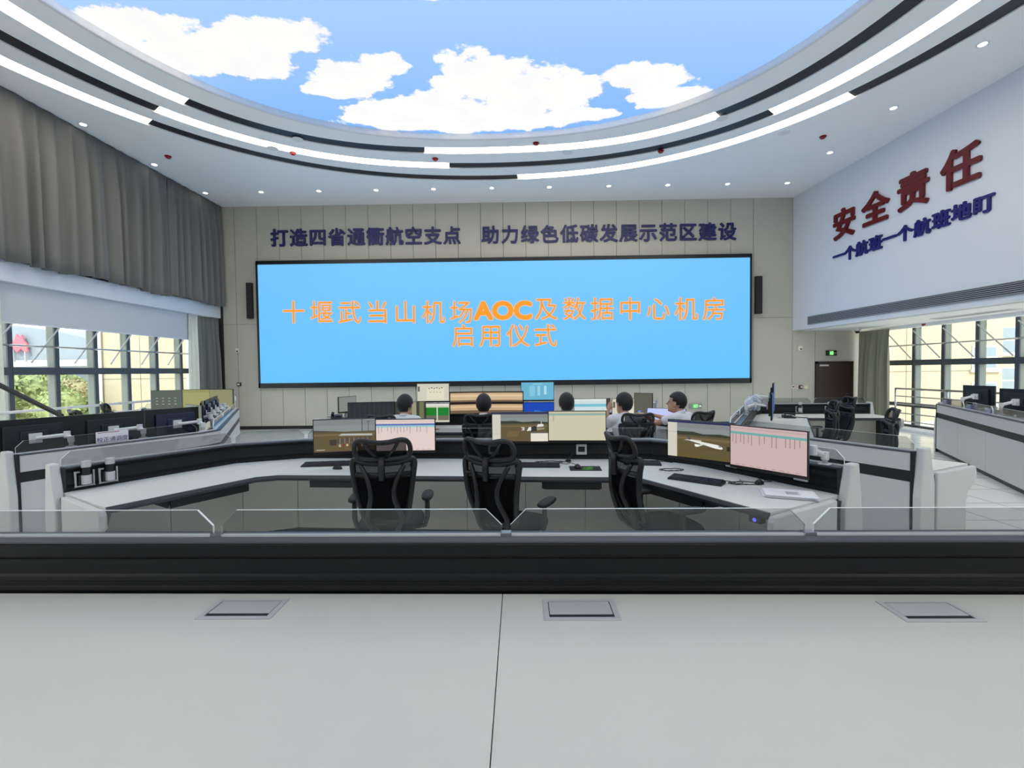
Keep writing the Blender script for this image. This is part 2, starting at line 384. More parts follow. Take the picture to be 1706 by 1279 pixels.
b.inputs['Base Color'].default_value = (.02, .02, .02, 1); b.inputs['Roughness'].default_value = .5; L(cm.outputs[2], b.inputs['Emission Color']); b.inputs['Emission Strength'].default_value = 1.05*2**-EXPO
t = thing('ceiling_light_panel', 'huge round backlit ceiling panel printed with blue sky and white clouds', 'ceiling light', (CX, CY, ZC+.1))
b0 = MB(); b0.v.append((0, 0, 0))
for i in range(N): p = ringpt(SKY[0]+.1, SKY[1], 2*pi*i/N, 0); b0.v.append((p[0]-CX, p[1]-CY, 0))
for i in range(N): b0.f.append([0, 1+i, 1+(i+1) % N]); b0.m.append(0)
b0.build('printed_membrane', ms, t)
# ring strips: alternating lit and dark arcs
def arc(r, a, t0, t1, lit, label):
    n = max(6, int(abs(t1-t0)/radians(2.2))); w = MB()
    mid = radians((t0+t1)/2) if False else (t0+t1)/2
    b = 0
    for i in range(n+1):
        t = t0+(t1-t0)*i/n
        for rad, z in ((r-HW+.004, ZC+.02), (r+HW-.004, ZC+.02), (r+HW-.004, ZC+.05), (r-HW+.004, ZC+.05)): w.v.append(ringpt(rad, a, t, z))
    for i in range(n):
        for j in range(4): w.f.append([i*4+j, i*4+(j+1) % 4, (i+1)*4+(j+1) % 4, (i+1)*4+j]); w.m.append(0)
    w.f += [[0, 1, 2, 3], [n*4, n*4+1, n*4+2, n*4+3]]; w.m += [0, 0]
    o = w.build('ceiling_light_strip' if lit else 'ceiling_strip_panel', M['strip'] if lit else M['stripk'])
    tag(o, label, 'ceiling light' if lit else 'ceiling panel', 'lit arcs in the ceiling rings' if lit else 'dark arcs in the ceiling rings')
D = radians
RN = ['inner', 'middle', 'outer']
cuts = [([142, 102.5, 47, -8, -63, -115, -170, -218], [0, 1, 0, 1, 0, 1, 1]), ([144, 97.7, 41, -13, -68, -120, -170, -216], [1, 0, 1, 0, 1, 0, 0]), ([143.5, 84.8, 32.7, -20, -75, -125, -172, -216.5], [0, 1, 0, 1, 0, 1, 1])]
desc = {}
wh = ['from the curtain side to above the screen', 'above the screen', 'towards the slogan wall', 'beside the slogan wall', 'behind the near desk', 'behind the near desk by the windows', 'over the left windows']
for k, (ang, lit) in enumerate(cuts):
    r, a = RINGS[k]
    for i in range(len(ang)-1):
        where = ['left of centre over the screen', 'right of centre over the screen', 'at the upper right by the slogan wall', 'far right overhead', 'behind the camera to the right', 'behind the camera to the left', 'at the upper left over the curtain'][i]
        arc(r, a, D(ang[i]), D(ang[i+1]), lit[i], ('glowing white light arc, ' if lit[i] else 'unlit black arc, ')+RN[k]+' ceiling ring, '+where)
# downlights, detectors, ceiling speakers
def downlight(x, y, label):
    t = thing('downlight', label, 'ceiling light', (x, y, ZC), 0, 'recessed downlights')
    MB().lathe([(.062, -.004), (.085, -.004), (.088, 0), (.062, .002)], n=20).build('trim_ring', M['white'], t, smooth=False)
    MB().lathe([(.0, -.006), (.055, -.006), (.055, .0), (0, .0)], n=16).build('lamp', M['bulb'], t)
xsd = [-8.6, -7.05, -5.45, -3.87, -2.29, -.69, .88, 2.5, 4.1, 5.71, 7.32]
for i, x in enumerate(xsd): downlight(x, 13.07, 'small recessed downlight, %s from the curtain in the row above the slogan' % ORD[i])
for i, (x, y) in enumerate([(-8.62, 11.27), (-8.62, 9.43)]): downlight(x, y, 'small recessed downlight beside the tall curtain, %s from the corner' % ORD[i+1])
for i, (x, y) in enumerate([(7.3, 11.28), (7.3, 9.41), (7.27, 7.62)]): downlight(x, y, 'small recessed downlight beside the red slogan wall, %s from the corner' % ORD[i+1])
dl = ['near the tall curtain', 'above the left end of the screen, between the rings', 'above the screen, left of its centre', 'right of centre, close to the sky panel', 'right of centre, on the middle ring', 'near the slogan wall']
for i, (u, v) in enumerate([(280, 260), (488, 254), (725, 264), (893, 238), (1101, 251), (1371, 227)]):
    p = at_z(u, v, ZC)
    t = thing('smoke_detector', 'red ceiling detector '+dl[i], 'detector', (p.x, p.y, ZC), 0, 'red ceiling detectors')
    MB().lathe([(.07, 0), (.07, -.015), (.0, -.015)], n=18).build('mounting_plate', M['redp'], t); MB().lathe([(.055, -.015), (.05, -.045), (.02, -.06), (0, -.06)], n=18).build('sensor_dome', M['redp'], t, smooth=True)
dl = ['on the inner dark ring over the left of the screen', 'just outside the middle lit arc, left', 'between the rings, right of centre', 'beside the inner ring, far right', 'beyond the outer lit arc, far right']
for i, (u, v) in enumerate([(496, 232), (454, 247), (946, 254), (1203, 197), (1306, 221)]):
    p = at_z(u, v, ZC); t = thing('ceiling_speaker', 'round pale grey ceiling speaker '+dl[i], 'speaker', (p.x, p.y, ZC), 0, 'round ceiling speakers')
    MB().lathe([(.10, -.006), (.115, -.006), (.118, 0), (.1, 0)], n=24).build('rim', M['white'], t); MB().lathe([(.1, -.003), (.0, -.003)], n=24).build('grille', mat('speaker_grille', (176, 180, 190), .8), t)
# ================================================================ WINDOWS
def window(n, x, ya, yb, zb, zt, side, rail_z):      # one bay of a curtain wall in the plane x; side=+1: outside is +x
    t = thing('window_%d' % n, None, None, (x, (ya+yb)/2, 0), 0, None, 'structure')
    y0, y1 = -(yb-ya)/2, (yb-ya)/2
    o0, o1 = (0, .15*side); a0, a1 = min(o0, o1), max(o0, o1)
    fa, fb = (-.03*side, .0); f0, f1 = min(fa, fb), max(fa, fb)
    MB().bx(f0, f1, y0-.045, y0+.045, zb, zt, 0).bx(a0, a1, y0-.035, y0+.035, zb, zt, 1).build('mullion', [M['frame'], M['framei']], t)
    MB().bx(min(-.035*side, .14*side), max(-.035*side, .14*side), y0+.03, y1-.03, 1.72, 1.86).build('transom', M['frame'], t)
    MB().bx(min(-.02*side, .14*side), max(-.02*side, .14*side), y0+.03, y1-.03, .60, .70).build('lower_transom', M['frame'], t)
    MB().bx(min(-.02*side, .14*side), max(-.02*side, .14*side), y0+.03, y1-.03, zb, zb+.06).build('bottom_rail', M['frame'], t)
    gx = .11*side
    for za, zc in ((zb+.06, .60), (.70, 1.72), (1.86, zt)): MB().bx(gx-.004, gx+.004, y0+.035, y1-.035, za, zc).build('pane', M['pane'], t)
    # stay rod, folding inwards along the bay
    s = .0 if side > 0 else 0
    if side < 0: a, c = (.12, y1-.02, 2.66), (.02, y1-.5, 1.95)
    else: a, c = (-.14, y1-.12, 2.62), (-.02, y1-.78, 1.9)
    MB().tube([a, c], .016, 8).build('stay_rod', M['silver'], t)
    return t
ysl = [8.5 + .875*k for k in range(-4, 7)]
for k in range(10): window(k+1, -9.3, ysl[k], ysl[k+1], 0.02, 3.3, -1, 1)
ysr = [13.6 - .872*k for k in range(0, 11)]
for k in range(10): window(k+11, XW, ysr[k+1], ysr[k], 0.06, 2.72, 1, 1)
# horizontal drive rods
tag(MB().tube([(-9.16, 5.2, 2.26), (-9.16, 13.5, 2.26)], .018, 8).build('curtain_wall_rod', M['chrome']), 'long thin horizontal steel rod across the left windows', 'rod')
tag(MB().tube([(10.36, 5.0, 2.25), (10.36, 13.5, 2.25)], .018, 8).build('curtain_wall_rod', M['chrome']), 'long thin horizontal steel rod across the right windows', 'rod')
# railings
def railing(label, x, ya, yb, top, rails, post, white, bal):
    t = thing('railing', label, 'railing', (x, (ya+yb)/2, 0)); h = (yb-ya)/2; m = M['armw'] if white else M['chrome']
    MB().tube([(0, -h, top), (0, h, top)], .026, 10).build('handrail', m, t, smooth=True)
    for z in rails: MB().tube([(0, -h, z), (0, h, z)], .014, 8).build('rail', m, t, smooth=True)
    k = int(2*h/post)
    for i in range(k+1): MB().tube([(0, -h+2*h*i/k, .0), (0, -h+2*h*i/k, top)], .022, 8).build('post', m, t, smooth=True)
    if bal:
        n = int(2*h/bal); w = MB()
        for i in range(n): y = -h+2*h*(i+.5)/n; w.bx(-.006, .006, y-.006, y+.006, .1, rails[0])
        w.build('balusters', m, t)
railing('white railing with short balusters in front of the left windows', -8.98, 5.3, 12.7, 1.06, [.87, .1], 1.6, True, .17)
railing('stainless steel railing with thin rails in front of the right windows', 10.15, 5.2, 12.9, 1.10, [.9, .7, .45, .25], 1.5, False, 0)
struct(MB().bx(10.02, 10.45, 5.0, 13.6, 0, .06).build('trim_4', M['white']))
# roller blind on the left, with its bottom bar
t = thing('roller_blind', 'white roller blind drawn part way down over the left windows', 'blind', (-9.07, 9.1, 3.36))
MB().bx(-.006, .006, -3.9, 3.9, -.70, 0).build('blind_cloth', M['blind'], t); MB().bx(-.012, .012, -3.9, 3.9, -.72, -.695).build('bottom_bar', M['trimw'], t)
# curtains
def curtain(name, label, x, ya, yb, z0, z1, m, amp, wav, hem=.0, flare=0., seed=1, lean=0.):
    rnd = random.Random(seed); n = max(24, int((yb-ya)/wav*12)); k = 10; w = MB()
    ph = [rnd.uniform(0, 6.28) for _ in range(4)]
    def px(y, f):
        s = y/wav*2*pi; a = amp*(.12+.88*min(1, f*3))
        return x + a*(sin(s+.9*sin(s*.37+ph[0])) + .35*sin(s*.5+ph[1]+f*.8) + .25*sin(s*1.9+ph[2])) + amp*.4*f*sin(y*1.1+ph[3]) + flare*f
    for i in range(n+1):
        y = ya+(yb-ya)*i/n
        for j in range(k+1):
            f = 1-j/k; zz = z0+(z1-z0)*(1-f) + hem*f*(sin(y*2.3+ph[1])*.5+sin(y*5.1+ph[2])*.3)
            w.v.append((px(y, f), y + .05*f*sin(y*3.1+ph[0]) + lean*f, zz))
    for i in range(n):
        for j in range(k): w.f.append([i*(k+1)+j, (i+1)*(k+1)+j, (i+1)*(k+1)+j+1, i*(k+1)+j+1]); w.m.append(0)
    o = w.build(name, m, smooth=True); md = o.modifiers.new('thick', 'SOLIDIFY'); md.thickness = .006
    return tag(o, label, 'curtain')
curtain('curtain', 'long grey curtain in deep folds hanging from the ceiling to the white beam', -8.84, -2.0, 11.93, 3.70, ZC-.01, M['curt'], .075, .33, .05, .01, 3)
curtain('curtain', 'narrow grey curtain length above the beam in the corner by the panelled wall', -8.84, 11.97, 14.12, 3.70, ZC-.01, M['curt'], .065, .28, .04, .01, 5)
curtain('curtain', 'grey curtain gathered under the beam beside the panelled wall', -9.0, 13.2, 14.12, .03, 3.34, M['curt'], .06, .2, 0, .0, 8)
curtain('sheer_curtain', 'white sheer curtain gathered at the far end of the left windows', -9.02, 12.85, 13.2, .03, 3.34, M['sheer'], .03, .13, 0, .0, 9)
curtain('sheer_curtain', 'white sheer curtain at the near end of the left windows', -9.0, 7.6, 8.12, .03, 3.34, M['sheer'], .03, .13, 0, .0, 11)
curtain('curtain', 'greenish grey curtain gathered beside the dark door', 10.02, 12.95, 14.1, .02, 2.72, M['curtb'], .07, .2, 0, -.03, 12)
struct(MB().bx(-9.03, -8.9, YB-.05, YB, 0, ZC).build('curtain_shade_strip', M['gap']))  # dark strip painted as the curtain's shade in the corner gap
# ================================================================ BACK WALL FITTINGS
Yw = YB
t = thing('led_screen', 'very wide blue video wall with orange Chinese writing in a black frame', 'screen', (-.48, Yw, 1.2))
x0, x1, z0, z1 = -7.83, 6.88, 1.27, 5.03
w = MB()
fy = .10
for a in ((x0, x1, z1-.09, z1+.02), (x0, x1, z0-.02, z0+.13), (x0, x0+.05, z0, z1), (x1-.05, x1, z0, z1)): w.bx(a[0], a[1], Yw-fy, Yw, a[2], a[3])
w.build('frame', M['bezel'], t, local=False)
md = bpy.data.materials.new('led_picture'); md.use_nodes = True; nt = md.node_tree; b = nt.nodes['Principled BSDF']
tcn = nt.nodes.new('ShaderNodeTexCoord'); spn = nt.nodes.new('ShaderNodeSeparateXYZ'); rmp = nt.nodes.new('ShaderNodeMapRange'); rmp.inputs['From Min'].default_value = .2; rmp.inputs['From Max'].default_value = 3.8
mxn = nt.nodes.new('ShaderNodeMix'); mxn.data_type = 'RGBA'; mxn.inputs[6].default_value = lin((94, 192, 255)); mxn.inputs[7].default_value = lin((113, 196, 252))
nt.links.new(tcn.outputs['Object'], spn.inputs[0]); nt.links.new(spn.outputs['Z'], rmp.inputs['Value']); nt.links.new(rmp.outputs[0], mxn.inputs[0]); nt.links.new(mxn.outputs[2], b.inputs['Emission Color'])
b.inputs['Base Color'].default_value = (.02, .02, .02, 1); b.inputs['Emission Strength'].default_value = 2**-EXPO
MB().bx(x0+.04, x1-.04, Yw-.07, Yw-.02, z0+.10, z1-.07).build('display', md, t, local=False)
def scr_text(s, u, v, px, size, bold, mm, dy, name='caption', wide=1, cen=.383):
    p = at_y(u, v, Yw-.07-dy); o = text_mesh(name, s, size, mm, *FLAT, (p.x, Yw-.072-dy, p.z), bold=bold, depth=.002, wide=wide, cen=cen)
    o.parent = t; L = t['_loc']; o.location = (o.location[0]-L[0], o.location[1]-L[1], o.location[2]-L[2]); return o
mo, mk = emat((255, 160, 38)), emat((250, 200, 190))
def line(chars, us, v, size):
    for ch, u in zip(chars, us):
        scr_text(ch, u, v, 0, size, .014, mk, .0, 'character_outline'); scr_text(ch, u, v, 0, size, .0, mo, .008, 'character')
pitch = 46.6
line('十堰武当山机场', [489+pitch*i for i in range(7)], 519.5, .72)
for dyy, bb, mm, nm in ((0, .05, mk, 'character_outline'), (.008, .036, mo, 'character')):
    scr_text('AOC', 838.5, 517, 0, .72, bb, mm, dyy, nm, 1.08, .343)
line('及数据中心机房', [910+pitch*i for i in range(7)], 514, .72)
line('启用仪式', [772+45.5*i for i in range(4)], 558.5, .72)
# slogan letters above the screen: every character is its own raised letter
sl = '打造四省通衢航空支点'; us = [466+31.9*i for i in range(10)]
s2 = '助力绿色低碳发展示范区建设'; us2 = [817+32.85*i for i in range(13)]
for part, chars, uu, v0, v1 in (('left half', sl, us, 405, 409), ('right half', s2, us2, 401, 396)):
    for i, (ch, u) in enumerate(zip(chars, uu)):
        v = 396.5 - (u-455)*(396.5-385.5)/(1210-455)
        p = at_y(u, v, Yw)
        o = text_mesh('wall_letter', ch, .545, M['navy'], *FLAT, (p.x, Yw-.02, p.z), bold=.015, depth=.035)
        tag(o, 'navy raised character %s, %s in the %s of the slogan over the screen' % (ch, ORD[i], part), 'letter', 'slogan letters above the screen')
# right wall letters
ta = Vector((-XRK, -1, 0)).normalized()      # reading direction along the wall (towards the camera)
WX, WY = ta, Vector((0, 0, 1)); WZ = WX.cross(WY)
A0 = (xr(YB), YB)
for i, (ch, u, v) in enumerate(zip('安全责任', (1407.5, 1459.5, 1522.5, 1602.5), (371, 346, 316, 277))):
    p = at_plane(u, v, A0, ta)
    o = text_mesh('wall_letter', ch, .78, M['red'], WX, WY, WZ, p+WZ*.022, bold=.025, depth=.04, wide=1.0)
    tag(o, 'large dark red raised character %s, %s of four on the white wall' % (ch, ORD[i]), 'letter', 'red slogan letters on the white wall')
bu = (1398, 1417, 1437, 1460, 1483, 1509, 1537.5, 1569.5, 1603, 1640.5); bv = (426, 420.6, 413, 404.8, 396, 388, 378, 365, 352.5, 339.6)
for i, (ch, u) in enumerate(zip('一个航班一个航班地盯', bu)):
    v = bv[i]
    p = at_plane(u, v, A0, ta)
    o = text_mesh('wall_letter', ch, .35, M['blue'], WX, WY, WZ, p+WZ*.018, bold=.0135, depth=.03, wide=1.1)
    tag(o, 'small blue raised character %s, %s in the line under the red ones' % (ch, ORD[i]), 'letter', 'blue slogan letters on the white wall')
# linear air grille in the right wall
gy0, gy1 = 13.5, 4.0
t = thing('air_grille', 'long black slatted air grille along the foot of the white wall', 'vent', (xr(gy0), gy0, 3.0))
w = MB(); pa = Vector((xr(gy0), gy0, 2.90)); ln = gy0-gy1
w.ob(pa+WZ*.002, ta*ln, WZ*.006, (0, 0, .21)); w.build('backing', M['black'], t, local=False)
w = MB()
for k in range(6): w.ob(pa+Vector((0, 0, .010+.0345*k))+WZ*.006, ta*ln, WZ*.016, (0, 0, .015))
w.build('louvre', mat('grille_slat', (150, 153, 166), .45), t, local=False)
w = MB()
for z in (-.01, .21): w.ob(pa+Vector((0, 0, z))+WZ*.002, ta*ln, WZ*.02, (0, 0, .012))
w.ob(pa+WZ*.002+Vector((0, 0, -.01)), ta*.012, WZ*.02, (0, 0, .23)); w.build('frame', M['grey'], t, local=False)
# column loudspeakers
for (ua, va, ub, vb, lab) in ((413, 472, 424, 531, 'tall black column loudspeaker on the wall at the curtain end of the screen'), (1256, 461, 1267, 523, 'tall black column loudspeaker on the wall at the slogan end of the screen')):
    a = at_y(ua, va, Yw); c = at_y(ub, vb, Yw); xm = (a.x+c.x)/2; hw = abs(c.x-a.x)/2-.01
    t = thing('column_speaker', lab, 'speaker', (xm, Yw, c.z)); hh = a.z-c.z
    MB().bx(-hw, hw, -.14, 0, 0, hh).build('cabinet', M['black'], t, bevel=.01); MB().bx(-hw+.015, hw-.015, -.146, -.138, .02, hh-.02).build('grille', M['black2'], t)
# small wall devices
def wallbox(name, label, cat, u, v, w_, h_, d, m, face=None, fm=None, mid=None):
    p = at_y(u, v, Yw); t = thing(name, label, cat, (p.x, Yw, p.z-h_/2))
    MB().bx(-w_/2, w_/2, -d, 0, 0, h_).build('housing', m, t, bevel=.006)
    if face: MB().bx(face[0]*w_, face[1]*w_, -d-.004, -d+.002, face[2]*h_, face[3]*h_).build(mid or 'face', fm, t)
    return t
ivory = mat('ivory_plastic', (222, 216, 200), .5)
wallbox('wall_mounted_thermostat', 'small white box with a dark eye on the wall near the curtain corner', 'wall device', 396.5, 584, .11, .13, .05, ivory, (-.2, .25, .2, .5), M['black'])
wallbox('wall_mounted_alarm_button', 'small black and white box low on the wall near the curtain corner', 'wall device', 399, 640, .12, .11, .05, M['black'], (-.3, .3, .25, .75), ivory)
wallbox('wall_mounted_thermostat', 'small cream box with a dark eye on the wall beside the dark door', 'wall device', 1332, 580, .13, .14, .05, ivory, (-.05, .3, .15, .45), M['black'])
wallbox('wall_socket', 'white switch plate nearest the screen in the row beside the door', 'wall switch', 1321, 644.5, .10, .10, .02, ivory, (-.3, .3, .4, .7), M['black'])
wallbox('wall_socket', 'white switch plate second in the row beside the door', 'wall switch', 1327.5, 645, .08, .10, .02, ivory, (-.3, .3, .45, .65), M['grey'])
wallbox('wall_mounted_call_point', 'dark red call point with a white centre beside the door', 'wall device', 1333.5, 644.5, .11, .11, .03, mat('maroon', (84, 30, 26), .4), (-.1, .35, .3, .7), ivory)
wallbox('wall_socket', 'cream switch plate nearest to the dark door', 'wall switch', 1342.5, 645, .10, .10, .02, mat('cream_plastic', (226, 212, 176), .5), (-.25, .25, .25, .75), ivory)
def exit_sign(u, v, w_, h_, label, mirror):
    p = at_y(u, v, Yw); t = thing('exit_sign', label, 'sign', (p.x, Yw-.03, p.z))
    MB().bx(-w_/2, w_/2, -.02, .03, -h_/2, h_/2).build('housing', M['black'] if not mirror else M['grey'], t, bevel=.004)
    g = emat((70, 220, 80), 1.2); wm = emat((225, 255, 225), 1.2); s = 1
    w = MB(); w.bx(-.22*w_, .16*w_, -.024, -.019, -.38*h_, .38*h_); w.build('green_panel', g, t)
    w = MB()      # running figure in a doorway and an arrow
    w.bx(-.12*w_, -.08*w_, -.027, -.023, .12*h_, .28*h_); w.extr([(-.14*w_, -.027, .1*h_), (-.06*w_, -.027, .08*h_), (-.08*w_, -.027, -.1*h_), (-.13*w_, -.027, -.08*h_)], (0, .003, 0))
    w.extr([(-.12*w_, -.027, -.08*h_), (-.16*w_, -.027, -.3*h_), (-.14*w_, -.027, -.3*h_), (-.09*w_, -.027, -.08*h_)], (0, .003, 0)); w.extr([(-.1*w_, -.027, -.08*h_), (-.05*w_, -.027, -.28*h_), (-.03*w_, -.027, -.28*h_), (-.07*w_, -.027, -.06*h_)], (0, .003, 0))
    for a in ((.0, .02, -.32, .32), (.1, .12, -.32, .32), (.0, .12, .26, .32)): w.bx(a[0]*w_, a[1]*w_, -.027, -.023, a[2]*h_, a[3]*h_)
    w.build('figure', wm, t)
    w = MB(); w.bx(.22*w_, .36*w_, -.024, -.019, -.06*h_, .06*h_); w.extr([(.34*w_, -.024, -.2*h_), (.44*w_, -.024, 0), (.34*w_, -.024, .2*h_)], (0, .004, 0)); w.build('arrow', wm if mirror else M['grey'], t)
exit_sign(1384, 588, .30, .15, 'green lit exit sign on the wall above the dark door', False)
exit_sign(1158, 676, .38, .14, 'green lit exit sign low on the wall under the screen', True)
# door
t = thing('door_1', None, None, (9.34, YB, 0), 0, None, 'structure')
MB().bx(-.55, -.48, -.05, .02, 0, 1.86).bx(.48, .55, -.05, .02, 0, 1.86).bx(-.55, .55, -.05, .02, 1.80, 1.86).build('door_frame', M['doorf'], t)
MB().bx(-.48, .48, -.03, .01, 0, 1.80).build('door_leaf', M['door'], t); MB().bx(-.44, -.18, -.06, -.03, 1.72, 1.77).build('door_closer', M['silver'], t); MB().tube([(.4, -.03, .9), (.4, -.07, .9), (.3, -.07, .9)], .01, 8).build('door_handle', M['chrome'], t)
# dome camera and soffit fittings
p = at_z(1422, 556, ZS-.02)
t = thing('ceiling_camera', 'small white dome camera under the low ceiling by the door', 'camera', (9.75, 13.8, ZS)); MB().lathe([(.09, 0), (.09, -.06), (.0, -.06)], n=20).build('base', M['white'], t); MB().ell((0, 0, -.07), (.06, .06, .06), 16, 10).build('lens_dome', M['black'], t, smooth=True)
p = at_z(1541, 538, ZS); t = thing('smoke_detector', 'red detector under the low ceiling over the right windows', 'detector', (p.x, p.y, ZS)); MB().lathe([(.09, 0), (.09, -.02), (0, -.02)], n=18).build('mounting_plate', M['white'], t); MB().lathe([(.07, -.02), (.06, -.06), (0, -.06)], n=18).build('sensor_dome', M['redp'], t)
for i, (u, v, w_, l_) in enumerate([(1480, 546, .12, .6), (1620, 523, .12, .9)]):
    p = at_z(u, v, ZS); t = thing('ceiling_vent', ['short', 'long'][i]+' flat air vent in the low ceiling over the right windows', 'vent', (p.x, p.y, ZS))
    MB().bx(-w_, w_, -l_, l_, -.015, 0).build('frame', M['white'], t); w = MB()
    for k in range(3): w.bx(-w_*.8+k*w_*.6, -w_*.8+k*w_*.6+.03, -l_*.94, l_*.94, -.018, -.012)
    w.build('slot', M['grey'], t)
# ================================================================ CONSOLES (desk + riser + back panels + glass)
ZD, ZT = .75, .95
def console(label, P, sg, depth=.88, glass=True, ends=True, split=1.3, group='operator consoles', modesty=True, front_curve=False):
    L = P[len(P)//2]; t = thing('operator_console', label, 'console desk', (L[0], L[1], 0), 0, group)
    bld = lambda w, n, m, **k: w.build(n, m, t, local=False, **k)
    bld(MB().sweep(P, [(.0, .725), (depth-.02, .725), (depth-.02, ZD), (.0, ZD)], sg), 'desktop', M['desk'])
    bld(MB().sweep(P, [(depth-.02, .70), (depth, .705), (depth+.012, .728), (depth, ZD+.001), (depth-.018, ZD+.002), (depth-.02, ZD)], sg), 'edge_trim', M['edge'])
    # riser with horizontal grooves, and the metal ledge that carries the glass
    pr = [(-.13, .60), (.012, .60), (.012, .785), (.004, .79), (.004, .80), (.012, .806), (.0, .87), (.0, .905), (-.008, .91), (-.008, .918), (.0, .924), (.0, ZT-.012), (-.13, ZT-.012)]
    bld(MB().sweep(P, pr, sg), 'riser', M['riser'])
    bld(MB().sweep(P, [(-.155, ZT-.012), (.006, ZT-.012), (.006, ZT), (-.155, ZT)], sg), 'ledge', M['ledge'])
    bld(MB().sweep(P, [(-.15, .78), (-.13, .78), (-.13, ZT-.012), (-.15, ZT-.012)], sg), 'upper_back_panel', M['bandw'])
    bld(MB().sweep(P, [(-.14, .67), (-.125, .67), (-.125, .785), (-.14, .785)], sg), 'recess_band', M['bandk'])
    bld(MB().sweep(P, [(-.12, .0), (.28, .0), (.28, .07), (-.12, .07)], sg), 'plinth', M['bandk'])
    if glass: bld(MB().sweep(P, [(-.10, ZT), (-.066, ZT), (-.066, ZT+.009), (-.10, ZT+.009)], sg), 'glass_channel', M['armw'])
    Ob, Oi = offs(P, -.15, sg), offs(P, -.128, sg); Ma, Mc = offs(P, .30, sg), offs(P, .28, sg); Ga, Gc = offs(P, -.075, sg), offs(P, -.083, sg)
    for i in range(len(P)-1):
        l = hypot(P[i+1][0]-P[i][0], P[i+1][1]-P[i][1]); n = max(1, round(l/1.15))
        lerp = lambda a, c, f: (a[0]+(c[0]-a[0])*f, a[1]+(c[1]-a[1])*f)
        for j in range(n):
            f0, f1 = j/n+.003/l, (j+1)/n-.003/l
            q = [lerp(Ob[i], Ob[i+1], f0), lerp(Ob[i], Ob[i+1], f1), lerp(Oi[i], Oi[i+1], f1), lerp(Oi[i], Oi[i+1], f0)]
            bld(MB().prism(q, .07, .68), 'back_panel', M['bandw'])
        if modesty:
            n2 = max(1, round(l/.62))
            for j in range(n2):
                f0, f1 = j/n2+.003/l, (j+1)/n2-.003/l
                q = [lerp(Ma[i], Ma[i+1], f0), lerp(Ma[i], Ma[i+1], f1), lerp(Mc[i], Mc[i+1], f1), lerp(Mc[i], Mc[i+1], f0)]
                bld(MB().prism(q, .07, .722), 'modesty_panel', M['modesty'])
        if glass and l > .45:
            n3 = max(1, round(l/split))
            for j in range(n3):
                g0, g1 = lerp(Ga[i], Ga[i+1], j/n3), lerp(Ga[i], Ga[i+1], (j+1)/n3)
                glass_panel(t, g0, g1, ZT-.004, .125)
    if ends:
        for e in (0, len(P)-1):
            a, c = (P[0], P[1]) if e == 0 else (P[-1], P[-2])
            dx, dy = a[0]-c[0], a[1]-c[1]; l = hypot(dx, dy); T = Vector((dx/l, dy/l, 0))
            N_ = Vector((T.y, -T.x, 0))*sg*(-1 if e == 0 else 1)
            o = Vector((a[0], a[1], 0))
            f = lambda d, z, s=0: o+N_*d+T*s+Vector((0, 0, z))
            ra = [(-.17, 0), (-.17, .56), (-.115, .985), (-.01, .985), (.075, .66), (.075, 0)]
            bld(MB().extr([f(d, z, .003) for d, z in ra], T*.065), 'riser_end_panel', M['endw'], bevel=.012)
            bld(MB().extr([f(d, z, -.02) for d, z in [(-.157, 0), (-.157, ZT+.002), (.02, ZT+.002), (.02, 0)]], T*.024), 'end_gasket', M['bandk'])
            rb = [(.15, 0), (.15, .745), (.885, .735), (.905, .70), (.905, .60), (.74, .50), (.70, .40), (.70, 0)]
            bld(MB().extr([f(d, z, .003) for d, z in rb], T*.05), 'desk_end_panel', M['endw'], bevel=.012)
            bld(MB().extr([f(d, z, -.06) for d, z in [(.05, .0), (.05, .72), (.80, .72), (.66, .5), (.62, 0)]], T*.092), 'desk_end_core', M['bandk'])
    return t
def glass_panel(t, a, c, z0, h, ch=.06, gap=.02):
    a, c = Vector((a[0], a[1], 0)), Vector((c[0], c[1], 0)); d = (c-a); l = d.length; d.normalize(); n = Vector((-d.y, d.x, 0))*.012
    g = lambda s, z: a+d*s+Vector((0, 0, z0+z))
    pts = [g(gap, 0), g(l-gap, 0), g(l-gap, h-ch), g(l-gap-ch, h), g(gap+ch, h), g(gap, h-ch)]
    o = MB().extr(pts, n, 0, 1).build('glass_panel', [M['glass'], M['gedge']], t, local=False)
    return o
# row two: half hexagon opening towards the camera
P2 = [(-3.72, 3.76), (-3.02, 4.95), (-2.40, 5.22), (1.38, 4.98), (1.74, 4.64), (2.38, 3.52)]
con2 = console('large half hexagon white console with three empty mesh chairs facing the screen', P2, 1)
# row one, where the people sit
P1 = [(-3.08, 7.33), (-2.62, 8.18), (-2.25, 8.38), (1.98, 8.18), (2.30, 7.96), (2.46, 7.70)]
con1 = console('half hexagon white console below the screen where five people sit', P1, 1, depth=1.04, glass=False)
# left console: outer corners measured at the ledge, then moved in to the riser line
def rot_pts(a, brg, ls):
    out = [tuple(a)]
    for br_, l in zip(brg, ls): a = (a[0]+l*cos(radians(br_)), a[1]+l*sin(radians(br_))); out.append(a)
    return out
PLo = [(-4.78, 4.40), (-4.05, 5.98), (-4.02, 6.28), (-5.95, 9.95), (-6.25, 10.2), (-8.2, 10.3)]
PL = offs(PLo, .155, -1)
conL = console('white console by the left windows seen from behind with a row of black monitors', PL, -1)
PRo = [(3.43, 4.16), (2.62, 5.75), (2.60, 6.05), (4.62, 9.65), (4.92, 9.95), (7.05, 9.75)]
PR = offs(PRo, .155, 1)
conR = console('white console near the dark door with wrapped monitors and empty chairs', PR, 1)
# counter console by the right windows
PKo = [(8.22, 9.44), (6.55, 6.23), (6.3, 5.75)]
PK = offs(PKo, .155, -1)
conK = console('long white console with a black stripe by the right windows', PK, -1)
for s_ in list(conK.children): pass
